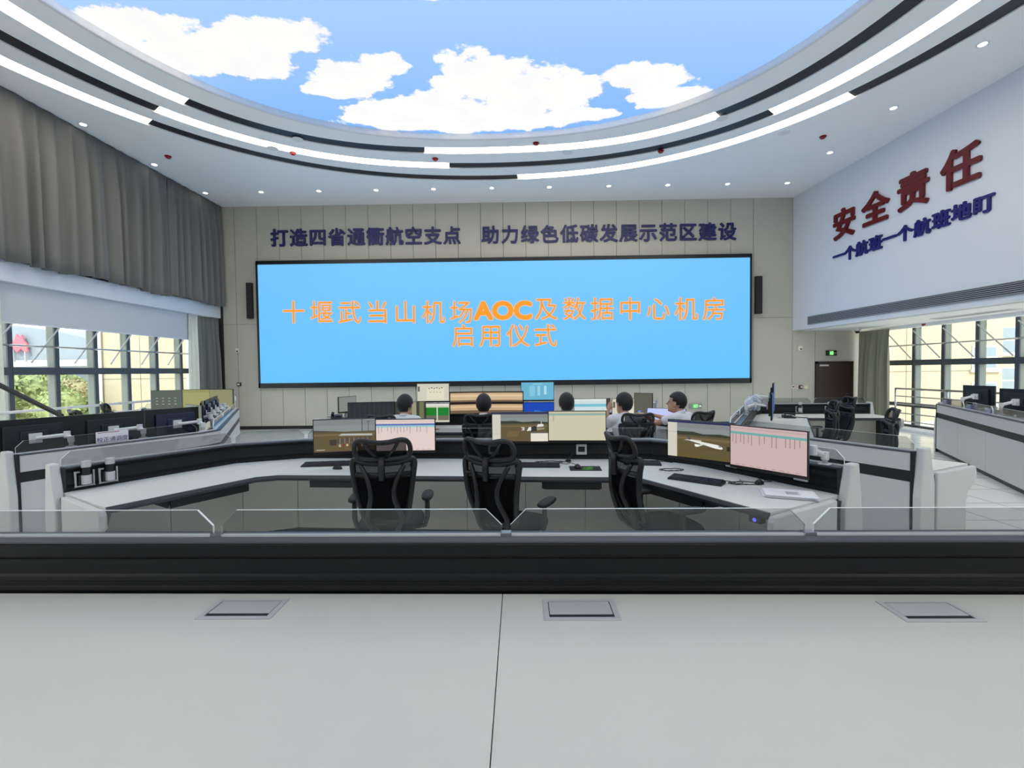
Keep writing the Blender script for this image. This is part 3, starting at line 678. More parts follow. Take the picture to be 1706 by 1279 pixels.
# ---------------------------------------------------------------- near desk in the foreground
t = thing('operator_console', 'pale laminate desk filling the foreground, with three metal cable lids', 'console desk', (0, 1.4, 0), 0, 'operator consoles')
yb = lambda x: 1.985 - .0115*x
bld = lambda w, n, m, **k: w.build(n, m, t, local=False, **k)
for xa, xc in ((-2.6, -.0815), (-.0785, 2.6)):
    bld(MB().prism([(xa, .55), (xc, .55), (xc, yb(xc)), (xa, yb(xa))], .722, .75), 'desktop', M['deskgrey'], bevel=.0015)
PN = [(-2.6, yb(-2.6)), (2.6, yb(2.6))]
pr = [(0, .55), (.0, .762), (.014, .764), (.014, .778), (.006, .784), (.006, .80), (.016, .806), (.016, .824), (.004, .832), (.004, .895), (-.004, .899), (-.004, .906), (.004, .910), (.004, .955), (-.0, .962), (-.12, .962), (-.12, .55)]
pr = [(d-.016, z) for d, z in pr]
bld(MB().sweep(PN, pr, 1), 'riser', M['riser'])
bld(MB().sweep(PN, [(-.15, .962), (-.018, .962), (-.018, .970), (-.15, .970)], 1), 'ledge', M['ledge'])
bld(MB().sweep(PN, [(-.15, .5), (-.136, .5), (-.136, .962), (-.15, .962)], 1), 'upper_back_panel', M['bandw'])
bld(MB().sweep(PN, [(-.12, .0), (.05, .0), (.05, .60), (-.12, .60)], 1), 'plinth', M['bandk'])
gl = [-3.9+1.29*k for k in range(0, 6)]
gl = [-2.62, -1.365, -.065, 1.255, 2.6]
for a, c in zip(gl[:-1], gl[1:]):
    glass_panel(t, (a, yb(a)+.085), (c, yb(c)+.085), .966, .122, .07, .019)
bld(MB().sweep(PN, [(-.105, .970), (-.078, .970), (-.078, .978), (-.105, .978)], 1), 'glass_channel', M['armw'])
for g in gl[1:-1]:
    bld(MB().bx(g-.024, g+.024, yb(g)+.072, yb(g)+.112, .966, .986), 'glass_clip', M['chrome'])
def grommet(x, y, label):
    t = thing('desk_grommet', label, 'cable lid', (x, y, .75), 0, 'metal cable lids in the near desk')
    w = MB(); hx, hy = .147, .079
    o = [(-hx, -hy), (hx, -hy), (hx, hy), (-hx, hy)]; i_ = [(-hx+.022, -hy+.02), (hx-.022, -hy+.02), (hx-.022, hy-.014), (-hx+.022, hy-.014)]
    for (a, c, d, e) in ((o[0], o[1], i_[1], i_[0]), (o[1], o[2], i_[2], i_[1]), (o[2], o[3], i_[3], i_[2]), (o[3], o[0], i_[0], i_[3])): w.prism([a, c, d, e], 0.0, .004)
    w.build('frame', M['silver'], t, bevel=.001)
    MB().bx(-hx+.021, hx-.021, -hy+.019, hy-.013, .0001, .0006).build('recess', M['black'], t)
    MB().bx(-hx+.025, hx-.025, -hy+.043, hy-.017, .0005, .003).build('flap', M['silver'], t, bevel=.001)
    MB().bx(-hx+.024, hx-.024, -hy+.021, -hy+.041, .0005, .0012).build('brush_slot', M['black2'], t)
grommet(-1.12, 1.865, 'brushed metal cable lid on the near desk, on the curtain side')
grommet(.232, 1.848, 'brushed metal cable lid on the near desk, just past the seam')
grommet(1.575, 1.828, 'brushed metal cable lid on the near desk, on the slogan wall side')
# ================================================================ CHAIRS
def make_chair():
    t = thing('office_chair', 'x', 'chair', (0, 0, 0), 0, 'black mesh office chairs')
    w = MB()
    for k in range(5):
        a = 2*pi*k/5+.3; w.tube([(0, 0, .10), (.16*cos(a), .16*sin(a), .10), (.31*cos(a), .31*sin(a), .075)], [.032, .026, .018], 8)
        if k == 0: pass
    w.lathe([(.0, .06), (.05, .06), (.05, .13), (.0, .13)], n=14).build('star_base', M['black'], t, smooth=True)
    for k in range(5):
        a = 2*pi*k/5+.3; MB().tube([(.31*cos(a)-.022*sin(a), .31*sin(a)+.022*cos(a), .032), (.31*cos(a)+.022*sin(a), .31*sin(a)-.022*cos(a), .032)], .032, 14).build('caster', M['black2'], t, smooth=False)
    MB().tube([(0, 0, .1), (0, 0, .42)], .028, 12).bx(-.12, .12, -.16, .12, .385, .43).build('gas_column', M['black'], t)
    # seat
    w = MB(); n = 28
    rows = []
    for (s, z) in ((.90, .43), (1.0, .45), (1.0, .475), (.93, .50), (.55, .507)):
        b = len(w.v); rows.append(b)
        for i in range(n):
            a = 2*pi*i/n; ca, sa = cos(a), sin(a); r = (abs(ca)**3.2+abs(sa)**3.2)**(-1/3.2)
            w.v.append((.26*s*r*ca, .25*s*r*sa+.03, z-(.03 if sa > .6 else 0)*s*max(0, r*sa-.6)))
    for q in range(4):
        for i in range(n): w.f.append([rows[q]+i, rows[q]+(i+1) % n, rows[q+1]+(i+1) % n, rows[q+1]+i]); w.m.append(0)
    w.f += [[rows[0]+i for i in range(n)][::-1], [rows[4]+i for i in range(n)]]; w.m += [0, 0]
    w.build('seat', M['fab'], t, smooth=True)
    # backrest frame: rounded loop leaning back; y is forward
    def bk(x, z): return (x, -.265-.10*(z-.55)/.5-.05*sin((z-.55)/.5*pi)+.9*x*x, z)
    loop = [(-.155, .56), (-.18, .66), (-.205, .80), (-.225, .95), (-.23, 1.015), (-.205, 1.04), (-.12, 1.02), (0, 1.015), (.12, 1.02), (.205, 1.04), (.23, 1.015), (.225, .95), (.205, .80), (.18, .66), (.155, .56), (.09, .535), (-.09, .535), (-.155, .56)]
    w = MB(); w.tube(smooth_path([bk(x, z) for x, z in loop]), .023, 8)
    w.tube([bk(x, z) for x, z in ((-.205, .93), (0, .925), (.205, .93))], .019, 8); w.build('back_frame', M['black'], t, smooth=True)
    w = MB(); nx, nz = 10, 12
    for j in range(nz+1):
        z = .545+(1.025-.545)*j/nz; hw = .155+.07*min(1, (z-.545)/.36)
        for i in range(nx+1): x = -hw+2*hw*i/nx; w.v.append(bk(x, z))
    for j in range(nz):
        for i in range(nx): b = j*(nx+1)+i; w.f.append([b, b+1, b+nx+2, b+nx+1]); w.m.append(0)
    o = w.build('back_mesh', M['mesh'], t, smooth=True); md = o.modifiers.new('t', 'SOLIDIFY'); md.thickness = .004
    # Y shaped spine behind the mesh
    def sp_(x, z, d): p = bk(x, z); return (p[0], p[1]-d, p[2])
    w = MB()
    for s in (-1, 1):
        w.tube(smooth_path([(s*.05, -.10, .40), sp_(s*.10, .50, .05), sp_(s*.125, .60, .05), sp_(s*.085, .76, .045), sp_(s*.10, .88, .03), sp_(s*.16, 1.0, .012)], 4, False), [.025-.009*i/20 for i in range(21)], 8)
    w.build('spine', M['black'], t, smooth=True)
    w = MB(); w.tube([sp_(0, .90, .035), sp_(0, 1.0, .05), sp_(0, 1.06, .045)], [.026, .026, .024], 8); w.build('headrest_stem', M['black'], t, smooth=True)
    w = MB()
    for j in range(9):
        z = .565+.33*j/8
        for i in range(9): hw = (.145+.055*j/8); x = -hw+2*hw*i/8; q = bk(x, z); w.v.append((q[0], q[1]+.012+.012*sin(pi*j/8), q[2]))
    for j in range(8):
        for i in range(8): b = j*9+i; w.f.append([b, b+1, b+10, b+9]); w.m.append(0)
    o = w.build('lumbar_pad', M['fab'], t, smooth=True); md = o.modifiers.new('t', 'SOLIDIFY'); md.thickness = .014
    def hd(x, z): return (x, -.395-.04*(z-1.05)/.14+1.3*x*x, z)
    w = MB(); hl = [(-.175, 1.06), (-.205, 1.10), (-.195, 1.17), (-.15, 1.195), (-.06, 1.182), (0, 1.178), (.06, 1.182), (.15, 1.195), (.195, 1.17), (.205, 1.10), (.175, 1.06), (.07, 1.05), (-.07, 1.05), (-.175, 1.06)]
    w.tube(smooth_path([hd(x, z) for x, z in hl]), .019, 8)
    for s in (-1, 1): w.tube([hd(s*.03, 1.055), hd(s*.09, 1.12), hd(s*.125, 1.185)], .013, 8)
    w.build('headrest_frame', M['black'], t, smooth=True)
    w = MB()
    for j in range(7):
        z = 1.06+.125*j/6
        for i in range(9): x = (-.18+.36*i/8)*(1 if z > 1.08 else .95); w.v.append(hd(x, z))
    for j in range(6):
        for i in range(8): b = j*9+i; w.f.append([b, b+1, b+10, b+9]); w.m.append(0)
    o = w.build('headrest_mesh', M['mesh'], t, smooth=True); md = o.modifiers.new('t', 'SOLIDIFY'); md.thickness = .004
    for s in (-1, 1):
        a = t; w = MB(); w.tube([(s*.19, -.02, .415), (s*.275, -.02, .425), (s*.295, -.02, .50), (s*.295, -.02, .65)], [.02, .02, .022, .02], 8)
        w.build('arm_post', M['black'], t, smooth=True)
        w = MB(); n = 16
        for z, k in ((.645, .85), (.655, 1), (.67, 1), (.68, .85)):
            for i in range(n):
                q = 2*pi*i/n; r = (abs(cos(q))**3+abs(sin(q))**3)**(-1/3); w.v.append((s*.295+.047*k*r*cos(q), .03+.135*k*r*sin(q), z))
        for j in range(3):
            for i in range(n): w.f.append([j*n+i, j*n+(i+1) % n, (j+1)*n+(i+1) % n, (j+1)*n+i]); w.m.append(0)
        w.f += [list(range(n))[::-1], list(range(3*n, 4*n))]; w.m += [0, 0]
        w.build('arm_pad', M['black2'], t, smooth=True)
    ch = {}
    for c in t.children: ch.setdefault(c.name.split('.')[0], []).append(c)
    for c in ch['caster']: c.parent = ch['star_base'][0]
    ch['back_mesh'][0].parent = ch['lumbar_pad'][0].parent = ch['back_frame'][0]
    ch['headrest_mesh'][0].parent = ch['headrest_stem'][0].parent = ch['headrest_frame'][0]
    for a, c in zip(ch['arm_post'], ch['arm_pad']): c.parent = a
    return t
proto = make_chair(); used = []
def chair(x, y, rz, label, z=0):
    o = proto if not used else copy_tree(proto); used.append(1)
    o.location = (x, y, z); o.rotation_euler = (0, 0, rz); o['label'] = label; o['_loc'] = [x, y, z]; return o
chair(-1.07, 3.88, radians(6), 'empty mesh chair turned square to the desk beneath the pink table monitor')
chair(-.07, 3.80, radians(-26), 'empty mesh chair with its back turned a little, between the two middle monitor pairs')
chair(1.12, 3.72, radians(-74), 'empty mesh chair standing sideways near the mouse pad, facing the papers')
# far chairs
chair(4.25, 7.1, radians(70), 'empty mesh chair inside the console by the dark door, nearer the wrapped monitors')
chair(5.08, 7.95, radians(80), 'empty mesh chair inside the console by the dark door, farther from the wrapped monitors')
chair(4.02, 5.75, radians(62), 'empty black chair standing on the tiles between two consoles, facing the windows')
q_ = at_y(222, 690, 8.2); chair(q_.x, 8.2, radians(-60), 'black mesh chair behind the left console, nearest to the grey screens')
q_ = at_y(180, 690, 7.0); chair(q_.x, 7.0, radians(-30), 'black mesh chair behind the left console, nearest to the window railing')
# ================================================================ MONITORS AND DESK ITEMS
GN = 'monitors on arms'
def draw(items, w_, h_, y, curve=None):
    mats = []; mb = MB()
    for k, (pts, c) in enumerate(items):
        m = emat(tuple(c), 1.0)
        if m not in mats: mats.append(m)
        mb.add([((u-.5)*w_, y-.0006*k-.0004, (v-.5)*h_) for u, v in pts], [list(range(len(pts)))], mats.index(m))
    return mb, mats
R_ = lambda a, b, c, d: [(a, b), (c, b), (c, d), (a, d)]
def scr_table(bg, head, head2, lines=True, hv=.87):
    it = [(R_(0, 0, 1, 1), bg), (R_(0, .93, 1, .96), tuple(int(c*.93) for c in bg))]
    if head2: it += [(R_(0, hv-.06, 1, hv), head2), (R_(0, hv-.12, 1, hv-.06), head)]
    else: it += [(R_(0, hv-.06, 1, hv), head)]
    rnd = random.Random(sum(bg))
    for k in range(17):
        u = .03+.055*k+rnd.uniform(-.008, .008)
        if rnd.random() < .25: continue
        it.append((R_(u, hv-.13-rnd.choice([.10, .14, .18]), u+.012, hv-.04), tuple(int(c*.78) for c in bg)))
    for k in range(9): it.append((R_(.08+k*.1, .035, .08+k*.1+rnd.uniform(.02, .06), .05), tuple(int(c*.8) for c in bg)))
    return it
def plane_shape(u, v, s, body=(232, 232, 226)):
    f = lambda L: [(u+x*s, v+y*s*1.7) for x, y in L]
    return [(f([(-1.0, .12), (-.2, .10), (-.25, .0), (-1.3, .03)]), (190, 186, 170)), (f([(-1.0, .10), (.75, -.10), (1.0, -.22), (1.05, -.30), (.95, -.36), (.6, -.33), (-.2, -.14), (-.95, .03)]), body),
            (f([(-1.0, .08), (-.85, .08), (-1.0, .36), (-1.1, .36)]), (70, 78, 96)), (f([(-.15, -.08), (.05, -.12), (-.45, -.34), (-.6, -.33)]), (214, 212, 200)), (f([(-.62, -.16), (-.35, -.18), (-.35, -.30), (-.6, -.30)]), (245, 243, 236)),
            (f([(.82, -.16), (.95, -.2), (.93, -.24), (.80, -.2)]), (60, 62, 66)), (f([(.5, -.34), (.55, -.34), (.55, -.45), (.5, -.45)]), (50, 46, 40)), (f([(-.3, -.36), (.95, -.44), (.9, -.5), (-.2, -.46)]), (92, 78, 52))]
def scr_apron(side=True, kind=0):
    it = [(R_(0, 0, 1, 1), (98, 85, 58)), (R_(0, .62, 1, 1), (134, 142, 142)), (R_(0, .82, 1, 1), (128, 134, 134)), ([(0, .60), (1, .57), (1, .66), (.8, .70), (.55, .67), (.4, .72), (.2, .71), (0, .74)], (56, 60, 50)), (R_(0, .56, 1, .62), (92, 84, 58)), (R_(0, .50, 1, .56), (116, 101, 72))]
    if kind == 0:
        it[3] = ([(0, .58), (1, .58), (1, .60), (.6, .60), (.35, .64), (0, .68)], (72, 70, 62))
        it += [(R_(.78, .60, .79, 1), (40, 44, 46)), (R_(.885, .60, .893, .93), (64, 70, 72)), (R_(.86, .91, .92, .93), (64, 70, 72)), ([(.25, .22), (.95, .36), (.95, .46), (.25, .38)], (86, 76, 64)), ([(.25, .20), (.36, .20), (.36, .37), (.25, .38)], (66, 56, 50)), ([(.4, .50), (.95, .47), (.95, .53), (.45, .56)], (180, 182, 178)), (R_(.36, .12, .9, .24), (104, 84, 60))]
        for k in range(9): it.append((R_(.40+.06*k, .14+.01*(k % 3), .435+.06*k, .23+.02*(k % 2)), [(168, 160, 146), (120, 70, 52), (190, 180, 120), (80, 70, 64)][k % 4]))
        for k in range(7): it.append((R_(.42+.075*k, .25, .428+.075*k, .42), (150, 148, 142)))
        it.append((R_(.04, .06, .18, .09), (170, 166, 150)))
    if kind == 1:
        for k in range(7): it.append(([(.25+.03*k, .16), (.262+.03*k, .16), (.30+.03*k, .36), (.29+.03*k, .36)], (134, 112, 72)))
        it += [(R_(.52, .38, .58, .50), (196, 190, 184)), (R_(.515, .40, .54, .46), (130, 40, 36)), ([(.62, .36), (.72, .38), (.74, .50), (.66, .50)], (228, 226, 222)), ([(.70, .34), (.80, .36), (.82, .48), (.76, .54), (.70, .50)], (52, 48, 48)), ([(.80, .50), (.92, .52), (.92, .60), (.82, .60)], (222, 222, 218)), ([(.875, .60), (.89, .60), (.885, .72), (.88, .72)], (206, 208, 206)), ([(.80, .38), (.94, .42), (.94, .48), (.80, .48)], (150, 140, 116)), (R_(.69, 0, 1, .28), (226, 222, 206)), (R_(.69, .28, 1, .31), (110, 110, 112))]
    if kind == 2:
        it += [([(0, 0), (1, 0), (1, .16), (.4, .10), (0, .2)], (96, 86, 48))] + plane_shape(.58, .46, .25) + [(R_(.90, .28, 1, .40), (52, 46, 34))]
    if side: it += [(R_(0, 0, .15, 1), (206, 204, 190)), (R_(0, .26 if kind == 1 else .68, .15, .27 if kind == 1 else .69), (170, 168, 156)), (R_(0, .95, 1, 1), (40, 44, 88))]
    return it
def scr_plain(*bands): return [(R_(0, 0, 1, 1), bands[0])]+list(bands[1:])
def monitor(label, x, y, zc, yaw, w_=.61, h_=.36, items=None, pole=(.0, .16), arm=True, tilt=0, zb=ZT+.001, back='back', base=True, group=GN, curved=0):
    t = thing('monitor', label, 'monitor', (x, y, zb), yaw, group); z = zc-zb
    T = Matrix.Translation((0, 0, z)) @ Matrix.Rotation(tilt, 4, 'X')
    b = MB()
    if curved:
        n = 16; Rr = curved
        for i in range(n):
            u0, u1 = -w_/2+w_*i/n, -w_/2+w_*(i+1)/n
            q = [(Rr*sin(u0/Rr), (Rr*cos(u0/Rr)-Rr)), (Rr*sin(u1/Rr), (Rr*cos(u1/Rr)-Rr)), ((Rr+.04)*sin(u1/Rr), ((Rr+.04)*cos(u1/Rr)-Rr)), ((Rr+.04)*sin(u0/Rr), ((Rr+.04)*cos(u0/Rr)-Rr))]
            b.prism(q, -h_/2, h_/2)
        b.build('housing', M['bezel'], t, xf=T)
        m = MB(); mats = []
        for k, (pts, c) in enumerate(items):
            e = emat(tuple(c), 1.0)
            if e not in mats: mats.append(e)
            for i in range(n):
                u0, u1 = i/n, (i+1)/n; v0, v1 = pts[0][1], pts[2][1]; r2 = Rr-.002-.0006*k; ww = w_-.02
                f = lambda u, v: (r2*sin((u-.5)*ww/Rr), r2*cos((u-.5)*ww/Rr)-Rr, (v-.5)*(h_-.02))
                m.add([f(u0, v0), f(u1, v0), f(u1, v1), f(u0, v1)], [(0, 1, 2, 3)], mats.index(e))
        m.build('screen', mats, t, xf=T)
    else:
        b.bx(-w_/2, w_/2, -.012, .012, -h_/2, h_/2)
        b.build('housing', M['bezel'], t, bevel=.003, xf=T)
        s = MB(); s.extr([(-w_*.34, .012, -h_*.36), (w_*.34, .012, -h_*.36), (w_*.34, .012, h_*.34), (-w_*.34, .012, h_*.34)], (0, .028, 0)); s.bx(-w_*.16, w_*.16, .04, .055, -h_*.2, h_*.18)
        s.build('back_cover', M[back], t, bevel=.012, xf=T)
        mb, mats = draw(items or [(R_(0, 0, 1, 1), (60, 70, 90))], w_-.016, h_-.034, -.0125)
        for i, v in enumerate(mb.v): mb.v[i] = (v[0], v[1], v[2]+.009)
        mb.build('screen', mats, t, xf=T)
    if arm:
        px, py = pole; q = MB()
        q.tube([(px, py, 0), (px, py, max(.06, z-.02))], .02, 10)
        pole_o = q.build('arm_pole', M['silver'], t, smooth=True)
        q = MB(); zz = max(.06, z-.03)
        e = Vector((0, .075, z)); a = Vector((px, py, zz)); mid = (a+e)/2 + Vector((.10 if px >= 0 else -.10, .02, .03))
        q.tube([a, mid], .022, 8); q.tube([mid, e], .018, 8); q.tube([mid+Vector((0, 0, -.035)), mid+Vector((0, 0, .035))], .028, 12); q.tube([a+Vector((0, 0, -.03)), a+Vector((0, 0, .03))], .028, 12)
        q.bx(-.05, .05, .055, .07, z-.05, z+.05)
        q.build('monitor_arm', M['armw'], t)
        MB().bx(px-.04, px+.04, py-.03, py+.03, 0.0, .012).build('clamp', M['armw'], pole_o, bevel=.004)
    return t
apron = scr_apron
# row two screens
monitor('monitor showing an apron scene with a boarding bridge, farthest to the curtain side', -1.755, 4.71, 1.06, radians(14), .60, .352, scr_apron(False, 0), pole=(.05, .48))
monitor('monitor with a pink table and blue header behind the first empty chair', -1.165, 4.80, 1.045, radians(2), .61, .35, scr_table((222, 204, 199), (146, 204, 210), (92, 116, 180)), pole=(.05, .36))
monitor('monitor showing an apron scene with a white inset, middle pair', .005, 4.98, 1.095, radians(-1), .60, .335, scr_apron(True, 1), pole=(.1, .11))
monitor('monitor with a blank cream table and pale green header, middle pair', .60, 4.94, 1.105, radians(-3.5), .605, .335, scr_table((202, 196, 172), (134, 172, 158), None, hv=.93)[:4], pole=(-.05, .13))
monitor('monitor showing a parked white airliner on the angled desk wing', 1.60, 4.20, 1.055, radians(-43), .60, .36, scr_apron(True, 2), pole=(.05, .365))
monitor('monitor with a pink table and turquoise line beside the papers', 1.945, 3.735, 1.05, radians(-55), .61, .36, scr_table((202, 176, 175), (104, 172, 166), None, hv=.86), pole=(.30, .27))
# row one screens
cream = scr_plain((206, 204, 186), (R_(.3, .08, .85, .78), (222, 218, 196)), (R_(.02, .55, .08, .85), (90, 92, 90)), *[(R_(.36+.08*k, .70+.03*(k % 2), .40+.08*k, .76+.03*(k % 2)), (96, 92, 82)) for k in range(6)], *[(R_(.40+.1*k, .50, .45+.1*k, .53), (120, 112, 96)) for k in range(4)])
greens = scr_plain((204, 206, 188), (R_(.22, .12, .60, .80), (26, 122, 40)), (R_(.64, .12, .99, .80), (22, 126, 44)), (R_(.22, .10, .60, .36), (110, 104, 86)), (R_(.64, .10, .99, .36), (112, 104, 88)), (R_(0, .92, 1, 1), (226, 226, 214)))
monitor('upper monitor with a cream map view in the stack of two near the white-shirted person', -1.46, 8.0, 1.335, 0, .555, .325, cream, arm=False, group='stacked monitors')
monitor('lower monitor with two green boxes in the stack of two near the white-shirted person', -1.46, 8.0, .985, 0, .555, .345, greens, pole=(0, .37), group='stacked monitors')
pano = [(R_(0, 0, 1, 1), (96, 78, 56)), (R_(0, .60, 1, .95), (206, 178, 140)), (R_(0, .52, 1, .62), (120, 100, 72)), (R_(0, .40, 1, .54), (34, 26, 26)), (R_(0, .12, 1, .42), (196, 166, 128)), (R_(0, 0, 1, .14), (112, 92, 70)), (R_(0, .78, 1, .86), (222, 198, 160)), (R_(0, .26, 1, .34), (218, 190, 150))]
monitor('wide curved monitor with two brown panorama strips', -.56, 8.12, 1.155, 0, 1.27, .385, pano, pole=(0, .21), curved=2.2)
lb = scr_plain((104, 178, 208), (R_(.25, .2, .42, .8), (130, 196, 220)), (R_(.5, .25, .58, .8), (150, 208, 228)), (R_(.7, .3, .78, .8), (170, 220, 234)), (R_(.35, .88, .65, .92), (150, 210, 230)))
db = scr_plain((20, 70, 180), (R_(0, 0, 1, .4), (24, 96, 206)), ([(.3, 0), (.9, 0), (.7, .5), (.4, .6)], (36, 120, 220)))
monitor('upper light blue monitor in the stack right of the curved one', .31, 8.06, 1.335, 0, .565, .33, lb, arm=False, group='stacked monitors')
monitor('lower dark blue monitor in the stack right of the curved one', .31, 8.06, .985, 0, .565, .345, db, pole=(0, .23), group='stacked monitors')
monitor('pale blue monitor behind the person with only the hair showing', 1.22, 8.02, 1.03, 0, .60, .36, scr_plain((206, 220, 222), (R_(0, .6, 1, .75), (120, 190, 206)), (R_(0, .93, 1, 1), (232, 234, 230))), pole=(0, .225))
monitor('cream map monitor in front of the person holding a phone', 1.86, 7.94, 1.03, radians(-4), .62, .36, cream, pole=(0, .28))
dark = scr_plain((40, 44, 48), *[(R_(.04+.105*k, .05, .044+.105*k, .95), (74, 84, 84)) for k in range(9)], *[(R_(0, .2*k, 1, .2*k+.01), (58, 62, 64)) for k in range(1, 5)])
monitor('dark spreadsheet monitor next to the desk phone', -2.46, 7.80, 1.02, radians(12), .76, .37, dark, pole=(0, .50))
monitor('dark monitor half hidden behind the head of the white-shirted person', -1.83, 7.9, 1.02, radians(2), .52, .36, scr_plain((62, 62, 56), (R_(.55, 0, .7, 1), (150, 150, 120)), (R_(.8, 0, .95, 1), (112, 116, 84)), (R_(.1, .1, .3, .9), (84, 80, 72))), pole=(0, .49))
monitor('grey monitor turned edge on at the end of the front console', -2.83, 7.72, 1.17, radians(60), .36, .27, scr_plain((130, 134, 130)), pole=(.02, .07))
monitor('dark grey monitor tilted on the desk wing between two people', 2.02, 7.72, 1.13, radians(-38), .32, .36, scr_plain((92, 92, 82)), arm=True, pole=(.05, .36))
monitor('low white and blue monitor in front of the person leaning forward', 2.30, 7.45, .95, radians(-30), .6, .26, scr_plain((176, 190, 236), (R_(0, .5, 1, 1), (188, 200, 244))), pole=(.05, .2), tilt=radians(-18), zb=.75)
# left console: monitors seen from behind on the near wing, blue LED reflection painted on the middle wing backs
def on_wing(P, i, f, d, sg):
    a, c = P[i], P[i+1]; dx, dy = c[0]-a[0], c[1]-a[1]; l = hypot(dx, dy); n = (sg*dy/l, -sg*dx/l)
    return (a[0]+dx*f+n[0]*d, a[1]+dy*f+n[1]*d, atan2(n[0], -n[1]))     # yaw so that the screen faces the user
lblk = scr_plain((120, 132, 120))
for k, (f, lab) in enumerate(((.14, 'large black monitor seen from behind on the left console, nearest the near end'), (.53, 'large black monitor seen from behind on the left console, behind the white name card'), (.93, 'dark monitor with painted blue reflection seen from behind on the left console, nearest the corner'))):
    x, y, yw = on_wing(PL, 0, f, .20, -1); monitor(lab, x, y, 1.065, yw, .68, .40, lblk, pole=(-.22, .225), back='back_refl' if k == 2 else 'back')
for k, f in enumerate((.06, .24, .40, .56, .72)):
    x, y, yw = on_wing(PL, 2, f, .17, -1); monitor('monitor with painted blue reflection in the line along the left console, %s from the corner' % ORD[k], x, y, 1.10, yw+radians([25, 5, 0, 0, 0][k]), .60, .36, lblk, pole=(.05, .19), back='back_refl', group='line of monitors on the left console')
gk = scr_plain((88, 96, 90), *[(R_(.15+.2*(k % 4), .25+.16*(k//4), .22+.2*(k % 4), .29+.16*(k//4)), (150, 170, 160)) for k in range(12)])
ol = scr_plain((146, 146, 96), (R_(.04, .05, .96, .85), (158, 158, 104)))
monitor('dark grey screen with rows of small marks facing us at the left windows', -7.35, 9.75, 1.16, radians(6), .62, .42, gk, pole=(0, .4))
monitor('olive yellow screen facing us at the left windows, middle of three', -6.75, 9.8, 1.17, radians(2), .62, .42, ol, pole=(0, .4))
monitor('olive screen partly hidden at the left windows, nearest the panelled wall', -6.17, 9.7, 1.17, radians(-4), .52, .42, scr_plain((138, 138, 102)), pole=(0, .4))
# right console: monitors seen edge on
for k, (f, dz, lab) in enumerate(((.44, 0, 'monitor seen edge on at the right console, the nearer one'), (.66, .09, 'monitor seen edge on at the right console, the taller farther one'))):
    x, y, yw = on_wing(PR, 2, f, .34, 1); monitor(lab, x, y, 1.10+dz, yw, .60, .40+dz, scr_plain((60, 90, 150)), pole=(0, .36))
# counter by the right windows: monitors from behind
for k, (f, lab) in enumerate(((.16, 'black monitor seen from behind on the console by the right windows, farther one'), (.60, 'black monitor seen from behind on the console by the right windows, nearest the picture edge'))):
    x, y, yw = on_wing(PK, 0, f, .30, -1); monitor(lab, x, y, 1.13, yw+radians(26), .62, .40, scr_plain((150, 160, 160)), pole=(-.10, .37))
# ---------------------------------------------------------------- arm mounts without a monitor
def mount(label, P, i, f, sg, d=0.0, z=.775):
    x, y, yw = on_wing(P, i, f, d+.013, sg); t = thing('arm_mount', label, 'arm mount', (x, y, z), yw, 'silver arm mounts on the consoles')
    w = MB(); w.bx(-.065, .065, -.012, 0, 0, .012); w.bx(-.065, -.053, -.012, 0, 0, .13); w.bx(.053, .065, -.012, 0, 0, .13); w.bx(-.065, -.03, -.012, 0, .118, .13); w.build('bracket', M['silver'], t, bevel=.002)
    MB().tube([(0, -.045, .025), (0, -.045, .10)], .034, 16).build('sleeve', M['silver'], t); MB().tube([(0, -.045, .10), (0, -.045, .165)], .028, 16).build('collar', M['black'], t); MB().tube([(0, -.045, .165), (0, -.045, .215)], .033, 16).build('cap', M['silver'], t)
    MB().bx(-.045, .045, -.04, -.001, .02, .10).build('back_plate', M['black'], t)
mount('silver arm mount at the end of the desk wing, nearest the end panel', P2, 0, .10, 1)
mount('silver arm mount at the end of the desk wing, second from the end panel', P2, 0, .215, 1)
mount('silver arm mount on the far riser by the door, nearer the edge-on monitors', PR, 4, .35, 1)
mount('silver arm mount on the far riser by the door, nearer the chairs', PR, 4, .62, 1)
def socket(label, x, y, yw, z=.80):
    t = thing('cable_port', label, 'cable port', (x, y, z), yw, 'silver cable ports on the riser')
    MB().bx(-.055, .055, -.014, 0, 0, .11).build('plate', M['silver'], t, bevel=.003); MB().bx(-.035, .035, -.0165, -.013, .03, .085).build('opening', M['black2'], t)
    MB().tube([(-.02, -.02, .03), (-.01, -.03, .06), (.02, -.022, .08)], .004, 6).tube([(.01, -.02, .03), (.015, -.03, .07)], .004, 6).build('cable', M['black'], t)
for f, i, lab in ((.56, 2, 'silver cable port on the riser behind the second empty chair'), (.808, 2, 'silver cable port on the riser above the mouse pad'), (.30, 4, 'silver cable port under the airliner monitor'), (.78, 4, 'silver cable port under the pink table monitor by the papers')):
    x, y, yw = on_wing(P2, i, f, .013, 1); socket(lab, x, y, yw)
